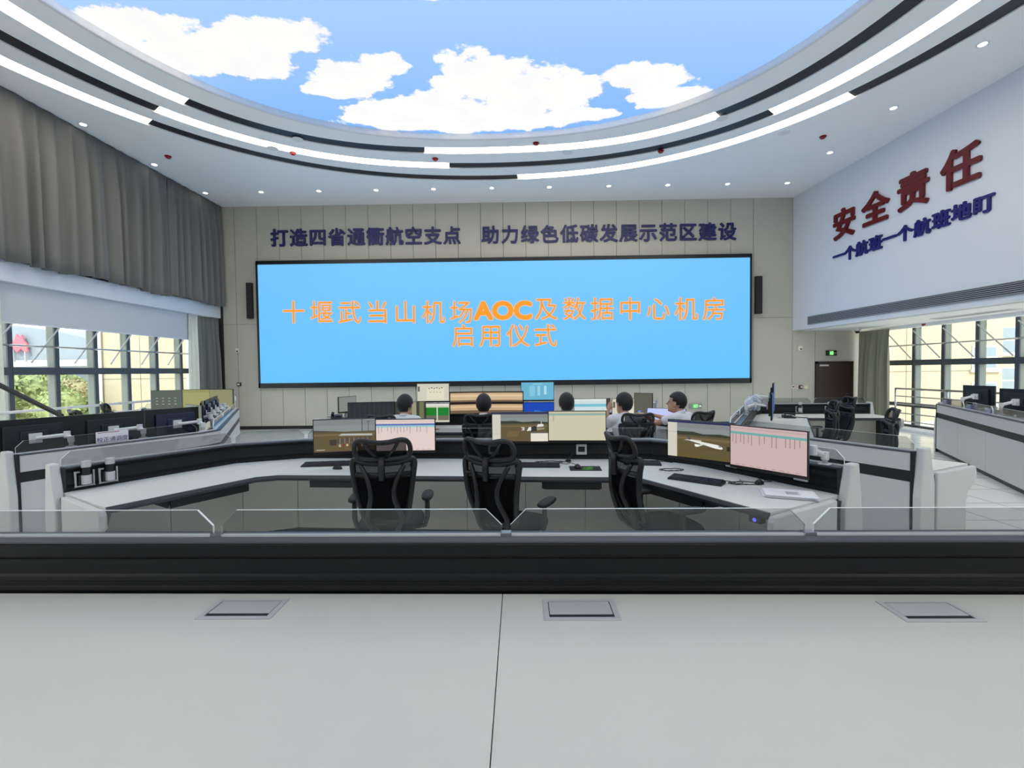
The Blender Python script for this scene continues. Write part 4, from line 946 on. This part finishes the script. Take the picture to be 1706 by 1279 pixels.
# wrapped clutter on right console: monitor arms in pale plastic film
filmm = glassmat('plastic_film', (.85, .88, .95), 1.0, (.72, .76, .88), .55)
for k, (f, lab) in enumerate(((.50, 'pale plastic wrapped monitor arm on the right console, nearer bundle'), (.66, 'pale plastic wrapped monitor arm on the right console, farther bundle'))):
    x, y, yw = on_wing(PR, 2, f, -.03, 1); t = thing('wrapped_monitor_arm', lab, 'monitor arm', (x, y, ZT), yw)
    w = MB(); w.tube([(0, 0, 0), (0, 0, .2), (.05, -.1, .26), (0, -.2, .18)], [.03, .035, .03, .03], 8); w.build('arm', M['armw'], t, smooth=True)
    w = MB(); rnd = random.Random(k)
    for j in range(7): w.ell((rnd.uniform(-.12, .12), rnd.uniform(-.15, .02), .06+rnd.uniform(0, .18)), (rnd.uniform(.05, .09), rnd.uniform(.03, .06), rnd.uniform(.04, .09)), 8, 5, rot=Matrix.Rotation(rnd.uniform(0, 3), 3, 'Y'))
    w.build('plastic_film', filmm, t)
# ---------------------------------------------------------------- keyboards, mice, phones, papers
def keyboard(label, x, y, rz, l=.44, cable=True):
    t = thing('keyboard', label, 'keyboard', (x, y, ZD), rz, 'keyboards')
    base = MB().extr([(-l/2, -.07, .0), (-l/2, .07, 0), (-l/2, .07, .026), (-l/2, -.07, .014)], (l, 0, 0)).build('base', M['black'], t, bevel=.004)
    w = MB(); n = 19
    for r in range(6):
        yy = -.058+.0195*r+(.004 if r == 5 else 0); zz = .0145+(yy+.07)/.14*.012
        for c in range(n):
            if c in (14, 15) and r in (2, ): continue
            xx = -l/2+.012+(l-.024)*c/n; w.bx(xx, xx+(l-.024)/n-.003, yy, yy+.0155, zz, zz+.008)
    w.build('keys', M['key'], base)
    if cable: MB().tube([(.1, .07, .012), (.13, .12, .006), (.22, .15, .005), (.30, .10, .005), (.33, .15, .005), (.28, .24, .01)], .003, 6).build('cable', M['black'], t)
def mouse(label, x, y, rz, z=ZD, cable=None):
    t = thing('computer_mouse', label, 'mouse', (x, y, z), rz, 'computer mice')
    w = MB(); n = 16
    for i in range(7):
        th = pi/2*i/6
        for j in range(n): a = 2*pi*j/n; w.v.append((.032*cos(th)*cos(a), .055*cos(th)*sin(a), .003+.034*sin(th)*(1-.15*sin(a))))
    for i in range(6):
        for j in range(n): w.f.append([i*n+j, i*n+(j+1) % n, (i+1)*n+(j+1) % n, (i+1)*n+j]); w.m.append(0)
    w.f.append(list(range(n))[::-1]); w.m.append(0); w.build('shell', M['black'], t, smooth=True)
    MB().tube([(0, .026, .032), (0, .04, .026)], .004, 8).build('wheel', M['key'], t)
    if cable: MB().tube(cable, .0028, 6).build('cable', M['black'], t)
keyboard('black keyboard in front of the boarding bridge monitor', -1.97, 4.80, radians(7), .50)
p = at_z(533, 778, ZD)
keyboard('black keyboard in front of the middle apron monitor', .17, 4.65, radians(-3))
keyboard('short black keyboard lying by the desk corner under the airliner monitor', 1.22, 4.72, radians(-10), .36)
keyboard('black keyboard on the angled desk wing in front of the airliner monitor', 1.48, 3.98, radians(-39))
pm = at_z(562, 781, ZD); mouse('black mouse beside the boarding bridge keyboard', pm.x, pm.y, 1.2)
pm = at_z(688, 776, ZD); mouse('black mouse just right of the first empty chair', pm.x, pm.y, .3, ZD, [(0, .055, .01), (.03, .15, .004), (-.03, .25, .004), (.06, .35, .01), (.0, .40, .05)])
pm = at_z(975, 781, ZD)
t = thing('mouse_pad', 'black mouse pad with a bright green print', 'mouse pad', (.625, 4.53, ZD), radians(-3))
MB().bx(-.15, .15, -.105, .105, 0, .003).build('pad', M['mouse'], t, bevel=.001)
w = MB(); rnd = random.Random(4)
for k in range(16):
    cx, cy = rnd.uniform(-.03, .06), rnd.uniform(-.06, .06); r = rnd.uniform(.008, .02); w.prism([(cx+r*1.6*cos(q*2*pi/6+k), cy+r*sin(q*2*pi/6+k)) for q in range(6)], .003, .0034+k*.00002)
w.build('print', M['green'], t)
mouse('black mouse standing on the green printed mouse pad', .555, 4.55, .1, ZD+.003, [(0, .055, .01), (.02, .15, .002), (-.02, .26, .002), (-.04, .38, .03)])
pm = at_z(1265, 806, ZD); mouse('black mouse between the angled keyboard and the stack of papers', pm.x, pm.y, radians(-45), ZD, [(0, .055, .01), (.05, .14, .004), (-.08, .2, .004), (.12, .24, .004), (-.02, .30, .01), (.03, .36, .06)])
t = thing('webcam_puck', 'small round black puck on the desk under the cream monitor', 'cable puck', (.50, 4.88, ZD)); MB().lathe([(0, 0), (.03, 0), (.028, .02), (.0, .025)], n=16).build('puck', M['black'], t); MB().tube([(0, 0, .02), (.03, .04, .05), (.06, .07, .08)], .004, 6).build('cable', M['black'], t)
def loose_cable(label, pts, r=.0035):
    tag(MB().tube(pts, r, 6).build('loose_cable', M['black']), label, 'cable')
def curl(cx, cy, rx, ry, n, z=ZD+.005, a0=0, turns=1.6): return [(cx+rx*cos(a0+turns*2*pi*i/n)*(1-.25*i/n), cy+ry*sin(a0+turns*2*pi*i/n), z+.002*(i % 3)) for i in range(n+1)]
loose_cable('black cable loosely coiled on the desk behind the middle keyboard', curl(.30, 4.83, .16, .05, 30))
loose_cable('black cable loosely coiled behind the mouse by the papers', curl(1.83, 3.88, .13, .05, 30, a0=1))
loose_cable('black cable lying on the desk under the airliner monitor', curl(1.42, 4.42, .12, .05, 26, a0=2))
loose_cable('thin dark cable in loops behind the boarding bridge keyboard', curl(-1.62, 4.82, .14, .05, 26, a0=.5))
def handset(label, x, y, z, rz, body=True):
    t = thing('desk_phone', label, 'phone', (x, y, z), rz)
    if body: MB().extr([(-.09, -.10, 0), (-.09, .10, 0), (-.09, .10, .06), (-.09, -.10, .025)], (.18, 0, 0)).build('body', M['black'], t, bevel=.006)
    zz = .045 if body else 0
    w = MB(); w.tube([(-.06, -.09, zz+.02), (-.06, -.05, zz+.035), (-.06, .05, zz+.045), (-.06, .09, zz+.035)], [.024, .017, .017, .024], 10); w.build('receiver', M['black2'], t, smooth=True)
    if body: MB().bx(-.02, .07, -.06, .05, .04, .05).build('keypad', M['key'], t)
    MB().tube([(-.09, .1, .02), (-.12, .14, .01), (-.1, .2, .01), (-.14, .22, .01)], .004, 6).build('cord', M['black'], t)
handset('black desk phone on the ledge of the front console, beside the dark spreadsheet', -2.985, 7.66, .95, radians(20))
pm = at_z(1325, 803, ZD); handset('black telephone receiver lying on the desk behind the papers', pm.x+.02, pm.y, ZD, radians(50), False)
pm = at_z(1314, 696, ZD); handset('black desk phone on the far white desk by the edge-on monitors', pm.x, pm.y, ZD, radians(75))
# papers
pm = at_z(1312, 825, ZD)
t = thing('paper_stack', 'untidy stack of white printed papers at the end of the desk', 'papers', (pm.x, pm.y-.01, ZD), radians(-20)); rnd = random.Random(2)
for k in range(7): MB().ob((-.16+rnd.uniform(-.02, .02), -.11+rnd.uniform(-.015, .015), .0035*k), (.32, .012*rnd.uniform(-1, 1), 0), (0, .215, 0), (0, 0, .003)).build('sheet', M['paper'], t)
w = MB()
for k in range(5): w.bx(-.02, .07-.012*(k % 2), .02-.018*k, .026-.018*k, .0245, .0252)
w.build('printing', mat('print_grey', (150, 150, 160), .8), t)
# keyboard drawers under the desks and a blue lit button
def drawer(label, x, y, rz, l=.52):
    t = thing('keyboard_tray', label, 'keyboard tray', (x, y, .64), rz, 'black trays under the desk')
    MB().bx(-l/2, l/2, -.16, .16, .02, .03).bx(-l/2, l/2, -.17, -.15, .0, .06).build('tray', M['black'], t); MB().bx(-l/2-.015, -l/2, -.14, .16, .0, .085).build('runner', M['edge'], t); MB().bx(l/2, l/2+.015, -.14, .16, .0, .085).build('runner', M['edge'], t)
for lab, i, f in (('black keyboard tray under the empty desk wing', 0, .52), ('black keyboard tray beneath the boarding bridge monitor', 2, .20), ('black keyboard tray under the desk before the mouse pad', 2, .77), ('black keyboard tray under the desk wing with the papers', 4, .35)):
    x, y, yw = on_wing(P2, i, f, .70, 1); drawer(lab, x, y, yw, .50 if i == 2 else .62)
x, y, yw = on_wing(P2, 4, .93, .86, 1)
t = thing('power_button', 'blue lit round button under the desk edge by the papers', 'button', (x, y, .685), yw)
MB().bx(-.04, .04, -.03, .03, -.02, .02).build('housing', M['black'], t); MB().tube([(0, -.035, 0), (0, -.03, 0)], .012, 16).build('lamp', emat((90, 90, 255), 2.0), t)
# name card on the left console glass
a, c = offs(PL, -.095, -1)[0:2]
f0 = .40; d = Vector((c[0]-a[0], c[1]-a[1], 0)); l = d.length; d.normalize(); n = Vector((d.y, -d.x, 0))
o = Vector((a[0], a[1], 0))+d*(.37*l)
t = thing('name_card', 'white name card with blue Chinese writing on the left console glass', 'sign', (o.x, o.y, .965)); s = thing
MB().ob(o+n*.004+Vector((0, 0, .985-.02)), d*.30, n*.004, (0, 0, .12)).build('card', M['paper'], t, local=False)
MB().ob(o+n*.0085+Vector((0, 0, .985-.02+.105))+d*.015, d*.2, n*.001, (0, 0, .006)).build('red_line', M['redp'], t, local=False)
q = o+n*.0092+d*.15+Vector((0, 0, .998))
tx = text_mesh('writing', '校正通调度', .058, M['blue'], d, (0, 0, 1), n, (q.x-o.x, q.y-o.y, q.z-.965), depth=.001); tx.parent = t
# black boom pole rising at the far left
t = thing('boom_pole', 'black slanted boom pole rising to the left in front of the windows', 'boom', (-5.72, 6.0, 0))
pa = at_y(103, 690, 5.6); pb = at_y(-60, 612, 5.0)
t.location = (pa.x, pa.y, 0); t['_loc'] = [pa.x, pa.y, 0]
MB().tube([(0, 0, 0.75), (0, 0, pa.z-.0)], .028, 4).build('post', M['bezel'], t); MB().tube([(0, 0, pa.z-.02), (pb.x-pa.x, pb.y-pa.y, pb.z)], .026, 4).build('boom', M['bezel'], t)
MB().bx(-.10, .10, -.07, .07, .75, .77).build('foot', M['bezel'], t)
# clear bottles and holders on the right counter ledge
clear = glassmat('clear_plastic', (.86, .9, .97), 1.0, (.8, .84, .95), .25)
for k, f in enumerate((.06, .40, .62)):
    x, y, yw = on_wing(PK, 0, f, -.06, -1); t = thing('plastic_holder', 'clear plastic holder on the right console ledge, %s from its far end' % ORD[k], 'holder', (x, y, ZT), yw, 'clear holders on the right console')
    w = MB(); w.bx(-.09, .09, -.06, -.05, 0, .12); w.bx(-.09, .09, .02, .03, 0, .09); w.bx(-.09, .09, -.06, .03, 0, .008); w.build('tray', clear, t); MB().bx(-.05, .05, -.045, .015, .008, .08).build('content', mat('lilac_card', (176, 182, 222), .6), t)
# ================================================================ PEOPLE
def remeshed(w, name, m, parent, vox, it=4):
    o = w.build(name, m, parent)
    md = o.modifiers.new('r', 'REMESH'); md.mode = 'VOXEL'; md.voxel_size = vox; md.use_smooth_shade = True
    ms_ = o.modifiers.new('s', 'SMOOTH'); ms_.iterations = it; ms_.factor = .5
    bpy.context.view_layer.update()
    me = bpy.data.meshes.new_from_object(o.evaluated_get(bpy.context.evaluated_depsgraph_get())); me.name = name
    o.modifiers.clear(); old = o.data; o.data = me; bpy.data.meshes.remove(old)
    me.materials.clear(); me.materials.append(m); me.polygons.foreach_set('use_smooth', [True]*len(me.polygons)); return o
def limb(w, a, c, r0, r1, n=12):
    a, c = Vector(a), Vector(c); w.tube([a, a.lerp(c, .35), c], [r0, r0*.55+r1*.45+.004, r1], n); w.ell(a, (r0,)*3, n, 8); w.ell(c, (r1,)*3, n, 8)
def person(label, x, y, rz, shirt, arms, head_yaw=0, head_pitch=0, lean=0., collar=True, group='seated people', hand_curl=.5, hscale=1.0):
    t = thing('person', label, 'person', (x, y, 0), rz, group)
    def L(p): # lean the upper body forward about the hips
        dz = p[2]-.52; return Vector((p[0], p[1]+dz*sin(lean), .52+dz*cos(lean)))
    hip = .53; ch = L((0, -.02, .86)); sh = L((0, -.03, 1.02)); nk = L((0, -.01, 1.12)); hc = L((0, .03, 1.205))
    w = MB()
    w.ell((0, -.02, .56), (.17, .13, .12), 16, 10); w.tube([(0, -.02, .55), L((0, -.02, .72)), ch, L((0, -.03, .98)), L((0, -.03, 1.05))], [.145, .135, .15, .14, .08], 16)
    w.ell(ch, (.165, .11, .15), 16, 10)
    limb(w, L((0, -.03, 1.03)), nk+Vector((0, .01, .03)), .058, .05)
    RH = Matrix.Rotation(head_yaw, 3, 'Z') @ Matrix.Rotation(-head_pitch, 3, 'X'); k = hscale
    hp = lambda v: hc + RH @ (Vector(v)*k)
    w.ell(hp((0, -.01, .02)), (.078*k, .098*k, .105*k), 18, 12, rot=RH); w.ell(hp((0, .03, -.055)), (.058*k, .062*k, .068*k), 14, 10, rot=RH); w.ell(hp((0, .07, -.095)), (.026*k, .022*k, .02*k), 10, 8)
    limb(w, nk, hp((0, .0, -.05)), .05, .052)
    w.tube([hp((0, .085, .02)), hp((0, .112, -.025)), hp((0, .09, -.035))], [.008, .016, .012], 8); w.ell(hp((0, .082, -.062)), (.024*k, .012, .008), 10, 6, rot=RH)
    w.ell(hp((0, .075, .035)), (.055*k, .02, .012), 12, 6, rot=RH)
    for s in (-1, 1): w.ell(hp((s*.08, .0, -.012)), (.010, .022, .032), 8, 8, rot=RH @ Matrix.Rotation(s*.3, 3, 'Z'))
    tops = []
    for s, key in ((-1, 'L'), (1, 'R')):
        shp = L((s*.185, -.03, 1.005)); el, wr, hd = [Vector(q) for q in arms[key]]
        w.ell(shp, (.065, .065, .065), 12, 8); limb(w, L((s*.1, -.03, 1.0)), shp, .07, .062); limb(w, shp, el, .052, .040); limb(w, el, wr, .040, .026); tops.append((shp, el))
        d = (hd-wr).normalized(); u_ = Vector((0, 0, 1)); u_ = (u_-d*u_.dot(d)).normalized(); sd = d.cross(u_)
        pc = wr+d*.055; w.ell(pc, (.04, .05, .018), 12, 8, rot=Matrix((sd, d, u_)).transposed()); w.tube([wr, pc], [.025, .022], 10)
        for q, (off, ln) in enumerate(((-.030, .062), (-.010, .074), (.010, .070), (.029, .055))):
            b_ = wr+d*.092+sd*off; c1 = b_+d*ln*.5-u_*(ln*.12*hand_curl); c2 = c1+d*ln*.3-u_*(ln*.4*hand_curl); c3 = c2+d*ln*.12-u_*(ln*.35*hand_curl)
            w.tube([wr+d*.06+sd*off*.8, b_, c1, c2, c3], [.011, .0105, .010, .009, .008], 8)
        tb = wr+d*.03+sd*(.03*-s); w.tube([tb, tb+sd*(.028*-s)+d*.025, tb+sd*(.036*-s)+d*.055-u_*.01], [.013, .011, .009], 8)
    legs = []
    for s in (-1, 1):
        h_, kn, an, to = Vector((s*.095, 0, .53)), Vector((s*.13, .43, .53)), Vector((s*.13, .40, .09)), Vector((s*.14, .53, .035))
        limb(w, h_, kn, .085, .058); limb(w, kn, an, .055, .038); limb(w, an, to, .038, .032); legs.append((h_, kn, an, to))
    o = remeshed(w, 'body', M['skin'], t, .0085)
    # clothes
    c = MB(); c.ell((0, -.02, .58), (.185, .145, .12), 16, 10); c.tube([(0, -.02, .50), (0, -.02, .60), L((0, -.02, .72)), ch, L((0, -.03, .98)), L((0, -.03, 1.06))], [.155, .162, .155, .17, .155, .09], 18); c.ell(ch, (.185, .128, .165), 16, 10)
    for (shp, el), s in zip(tops, (-1, 1)):
        c.ell(shp, (.072, .072, .07), 12, 8); limb(c, L((s*.08, -.03, 1.0)), shp, .085, .070); e2 = shp.lerp(el, .62 if collar else 1.0); c.tube([shp, e2], [.069, .064], 14)
        if not collar: wr = Vector(arms['L' if s < 0 else 'R'][1]); c.tube([e2, e2.lerp(wr, .85)], [.058, .042], 14); c.ell(e2, (.058,)*3, 12, 8)
    remeshed(c, 'shirt', shirt, t, .012)
    if True:
        c = MB(); c.tube([L((0, -.02, 1.045)), L((0, -.008, 1.085))], [.078, .066], 18); q = c.build('collar', M['shirt'], t, smooth=True)
    c = MB(); c.ell((0, -.01, .54), (.195, .155, .12), 16, 10)
    for h_, kn, an, to in legs: limb(c, h_, kn, .10, .074); limb(c, kn, an+Vector((0, 0, .02)), .072, .058)
    remeshed(c, 'trousers', M['trous'], t, .014)
    for s, (h_, kn, an, to) in zip((-1, 1), legs): c = MB(); c.ell((an+to)/2+Vector((0, .03, -.012)), (.048, .14, .045), 14, 8); c.build('shoe', M['black'], t, smooth=True)
    # hair: cap that stops at the hairline
    c = MB(); n, kk = 28, 18
    for i in range(kk+1):
        th = pi*i/kk
        for j in range(n): a = 2*pi*j/n; c.v.append(tuple(hp((.088*sin(th)*cos(a), -.012+.108*sin(th)*sin(a), .025+.116*cos(th)))))
    for i in range(kk):
        for j in range(n):
            a = 2*pi*(j+.5)/n; zc_ = cos(pi*(i+.5)/kk); lim = .42 if sin(a) > .45 else (.05 if sin(a) > -.05 else (-.30 if sin(a) > -.35 else -.72))
            if zc_ > lim: c.f.append([i*n+j, i*n+(j+1) % n, (i+1)*n+(j+1) % n, (i+1)*n+j]); c.m.append(0)
    h = c.build('hair', M['hair'], t, smooth=True); md = h.modifiers.new('t', 'SOLIDIFY'); md.thickness = .016; md.offset = -.6
    for s in (-1, 1): c = MB(); c.ell(hp((s*.03, .083, .012)), (.011, .009, .007), 10, 8); c.build('eye', M['black'], t, smooth=True)
    return t
typing = dict(L=[(-.215, .20, .84), (-.16, .47, .815), (-.13, .57, .80)], R=[(.215, .20, .84), (.16, .47, .815), (.13, .57, .80)])
reach = dict(L=[(-.215, .20, .84), (-.15, .48, .80), (-.12, .58, .80)], R=[(.25, .26, .86), (.26, .56, .80), (.27, .68, .80)])
phone = dict(L=[(-.25, .14, .86), (-.16, .26, 1.10), (-.13, .30, 1.2)], R=[(.215, .22, .84), (.17, .56, .80), (.15, .66, .80)])
fwd = dict(L=[(-.24, .26, .92), (-.22, .50, 1.02), (-.21, .60, 1.04)], R=[(.18, .28, .92), (.02, .50, 1.0), (-.04, .59, 1.02)])
def hx(u, y): return at_y(u, 690, y).x
PYY = 6.74
person('white-shirted person with black hair beside the two stacked monitors, reaching for the desk', hx(672, PYY), PYY+.03, radians(-8), M['shirt'], reach, head_yaw=radians(-12), lean=.06, hscale=1.24)
person('person in a dark jacket seen from straight behind before the curved monitor', hx(806, PYY), PYY-.02, 0, M['shirtn'], typing, lean=.02, collar=False, hscale=1.24)
person('person seen only as dark hair above the blank cream monitor', hx(945, PYY), PYY+.02, radians(4), M['shirt'], typing, lean=.03, hscale=1.24)
person('person in a white shirt holding a phone up beside the face', hx(1041, PYY-.1), PYY-.1, radians(6), M['shirt'], phone, head_yaw=radians(22), lean=.03, hscale=1.24)
person('person in a white shirt in profile leaning forward with both arms out', hx(1137, PYY+.05), PYY+.05, radians(38), M['shirt'], fwd, head_yaw=radians(24), head_pitch=-.12, lean=.10, hscale=1.2)
t = thing('mobile_phone', 'dark mobile phone held up beside the face of a white-shirted person', 'phone', (hx(1041, PYY-.1)-.175, PYY+.20, 1.13), radians(30)); MB().bx(-.036, .036, -.006, .006, 0, .15).build('case', M['black'], t, bevel=.004); MB().bx(-.033, .033, -.0075, -.0055, .004, .146).build('screen', emat((70, 60, 60)), t)
a5 = radians(38); lx, ly = -.125, .665
t = thing('mobile_phone', 'dark mobile phone held out in both hands by the person in profile', 'phone', (hx(1137, PYY+.05)+lx*cos(a5)-ly*sin(a5), PYY+.05+lx*sin(a5)+ly*cos(a5), 1.0), a5+.3); MB().bx(-.07, .07, -.005, .005, 0, .072).build('case', M['black'], t, bevel=.003); MB().bx(-.066, .066, -.0065, -.0045, .004, .068).build('screen', emat((90, 120, 190)), t)
for i, (u, dy, rz, lab) in enumerate(((655, -.02, -10, 'mesh chair under the white-shirted person by the stacked monitors'), (803, 0, 0, 'mesh chair under the person in the dark jacket'), (944, 0, 4, 'mesh chair under the person behind the cream monitor'), (1047, -.12, 2, 'mesh chair under the person holding a phone'), (1137, .03, 30, 'mesh chair under the person in profile'))):
    o = chair(hx(u, PYY), PYY+dy, radians(rz), lab); o.scale.z = .93
    for c in o.children:
        if c.name.startswith('seat'): c.location.z = -.07
# ================================================================ OUTSIDE
struct(MB().bx(-140, -9.75, -40, 140, -.6, -.3).bx(10.9, 140, -40, 140, -.6, -.3).bx(-9.75, 10.9, YB+.2, 140, -.6, -.3).build('ground_outside', M['ground']))
def facade(label, x0, x1, y, h, wins, cols, rows, side):
    t = thing('building_wing', label, 'building', ((x0+x1)/2, y, -.3))
    w = MB(); w.bx(x0, x1, y, y+4, -.3, h); w.build('wall', M['beige'], t, local=False)
    w = MB()
    for c in cols: w.bx(c-.012, c+.012, y-.004, y, -.3, h)
    for r in rows: w.bx(x0, x1, y-.004, y, r-.012, r+.012)
    w.build('panel_joint', M['beige2'], t, local=False)
    for (a, c, z0, z1) in wins:
        w = MB(); w.bx(a, c, y-.03, y+.01, z0, z1); w.bx(a-.08, c+.08, y-.10, y, z0-.10, z0); q = w.build('window_surround', M['concrete'], t, local=False)
        MB().bx(a+.06, c-.06, y-.035, y-.028, z0+.06, (z0+z1)/2-.03).bx(a+.06, c-.06, y-.035, y-.028, (z0+z1)/2+.03, z1-.06).build('pane', M['outw'], t, local=False)
    return t
facade('beige panelled building wing outside the left windows', -15.1, -9.9, 16.8, 8, [], [-13.6, -12.1, -10.6], [1.55, 4.2], -1)
facade('beige building wing outside the right windows', 10.95, 17.3, 17.2, 8, [(16.2, 17.1, .2, 1.1), (16.2, 17.1, 1.55, 2.4)], [12.4, 13.9, 15.4], [1.5, 3.9], 1)
facade('farther pale building with windows outside the right windows', 18.2, 30, 21.5, 12, [(18.9, 20.3, .4, 1.6), (18.9, 20.3, 2.2, 3.4), (21.5, 23, .4, 1.6), (21.5, 23, 2.2, 3.4)], [20.9, 24], [1.9, 4.2], 1)
tag(MB().tube([(-15.0, 16.7, -.3), (-15.0, 16.7, 8)], .07, 10).build('downpipe', M['armw']), 'white downpipe at the edge of the beige wing outside the left windows', 'pipe')
t = thing('terminal_building', 'distant pale terminal building with a curved roof and a red roof sign', 'building', (-66, 62, -.3))
w = MB(); w.bx(-95, -46, 62, 80, -.3, 3.4); w.build('wall', M['outw'], t, local=False)
w = MB(); pr = []; n = 16
for i in range(n+1): f = i/n; x = -92+46*f; pr.append((x, 59.5, 3.0+5.6*sin(pi*(.16+.78*f))))
pts = pr + [(-46, 59.5, 2.4), (-92, 59.5, 2.4)]
w.extr(pts, (0, 24, 0)); w.build('curved_roof', M['roofw'], t, local=False)
w = MB(); w.bx(-96, -44, 59.2, 60, 2.9, 3.7); w.build('eaves', M['concrete'], t, local=False)
t2 = thing('roof_sign', 'red roof sign standing on the distant terminal building', 'sign', (-63.2, 59, 4.7)); w = MB()
w.extr([(-1.3, -.1, 0), (-.7, -.1, .5), (-.2, -.1, 0), (.3, -.1, .45), (.8, -.1, .05), (1.2, -.1, .1), (.9, -.1, .9), (1.1, -.1, 1.0), (.7, -.1, 1.5), (.5, -.1, 2.2), (.1, -.1, 1.9), (-.2, -.1, 2.3), (-.5, -.1, 1.5), (-.9, -.1, 1.4), (-.8, -.1, .9)], (0, .2, 0))
w.build('lettering', mat('roof_red', (196, 84, 96), .6), t2); MB().bx(-.8, -.7, -.05, .3, -1.2, .4).bx(.7, .8, -.05, .3, -1.2, .4).build('support', M['grey'], t2)
rnd = random.Random(11)
def shrub(x, y, h, r, m, label):
    t = thing('shrub', label, 'shrub', (x, y, -.3), 0, 'shrubs outside the left windows')
    w = MB(); w.tube([(0, 0, 0), (.03, .02, h*.5)], [.06, .03], 6); w.build('stem', M['bark'], t)
    w = MB()
    for k in range(900):
        a, c = rnd.uniform(0, 2*pi), rnd.uniform(-1, 1); q = rnd.uniform(.75, 1.0); s = sqrt(1-c*c)
        p = Vector((r*q*s*cos(a), r*q*s*sin(a), h*.56+h*.44*q*c)); l = rnd.uniform(.05, .11)*r
        d1 = Vector((rnd.uniform(-1, 1), rnd.uniform(-1, 1), rnd.uniform(-1, 1))).normalized()*l; d2 = d1.cross(Vector((rnd.uniform(-1, 1), rnd.uniform(-1, 1), rnd.uniform(-1, 1)))).normalized()*l*.6
        w.add([p-d1, p+d2, p+d1, p-d2], [(0, 1, 2, 3)])
    w.ell((0, 0, h*.56), (r*.8, r*.8, h*.36), 12, 8); w.build('foliage', m, t)
pos = ['farthest to the left', 'second from the left', 'in the middle of the first pane', 'behind the first mullion', 'in the second pane', 'at the right edge of the second pane', 'low by the beige wing']
for k, (u, y, h, r) in enumerate(((-20, 15, 2.2, 1.0), (45, 16, 2.25, 1.1), (75, 19.5, 2.3, 1.5), (100, 15.5, 1.6, .8), (125, 18, 1.9, .9), (146, 22.5, 1.7, 1.4), (158, 16.3, 1.1, .5))):
    p = at_y(u, 640, y); shrub(p.x, y, h, r, M['leaf2'] if k in (4, 5) else M['leaf'], ('yellowish' if k in (4, 5) else 'light green')+' shrub outside the left windows, '+pos[k])
# ================================================================ LIGHT, WORLD, CAMERA
wd = bpy.data.worlds.new('World'); SC.world = wd; wd.use_nodes = True; bg = wd.node_tree.nodes['Background']
bg.inputs['Color'].default_value = (.86, .93, 1.0, 1); bg.inputs['Strength'].default_value = 2.6
sd = bpy.data.lights.new('sun', 'SUN'); sd.energy = 3.0; sd.angle = radians(3); sd.color = (1, .95, .86); so = bpy.data.objects.new('sun', sd); COL.objects.link(so)
so.rotation_euler = Vector((0.0, .72, -.69)).to_track_quat('-Z', 'Y').to_euler()
cd = bpy.data.cameras.new('camera'); cd.sensor_width = 36; cd.sensor_fit = 'HORIZONTAL'; cd.lens = F/1706*36; cd.clip_start = .05; cd.clip_end = 400
co = bpy.data.objects.new('camera', cd); COL.objects.link(co)
co.matrix_world = Matrix(((rt.x, up.x, -fw.x, CAM.x), (rt.y, up.y, -fw.y, CAM.y), (rt.z, up.z, -fw.z, CAM.z), (0, 0, 0, 1)))
SC.camera = co
SC.view_settings.view_transform = 'Standard'; SC.view_settings.look = 'None'; SC.view_settings.exposure = EXPO; SC.view_settings.gamma = 1; SC.view_settings.use_curve_mapping = False
cy = SC.cycles; cy.use_denoising = True; cy.max_bounces = 8; cy.diffuse_bounces = 4; cy.glossy_bounces = 3; cy.transmission_bounces = 4; cy.transparent_max_bounces = 16
cy.caustics_reflective = False; cy.caustics_refractive = False; cy.sample_clamp_indirect = 6
for o in list(SC.objects):
    if '_loc' in o: del o['_loc']
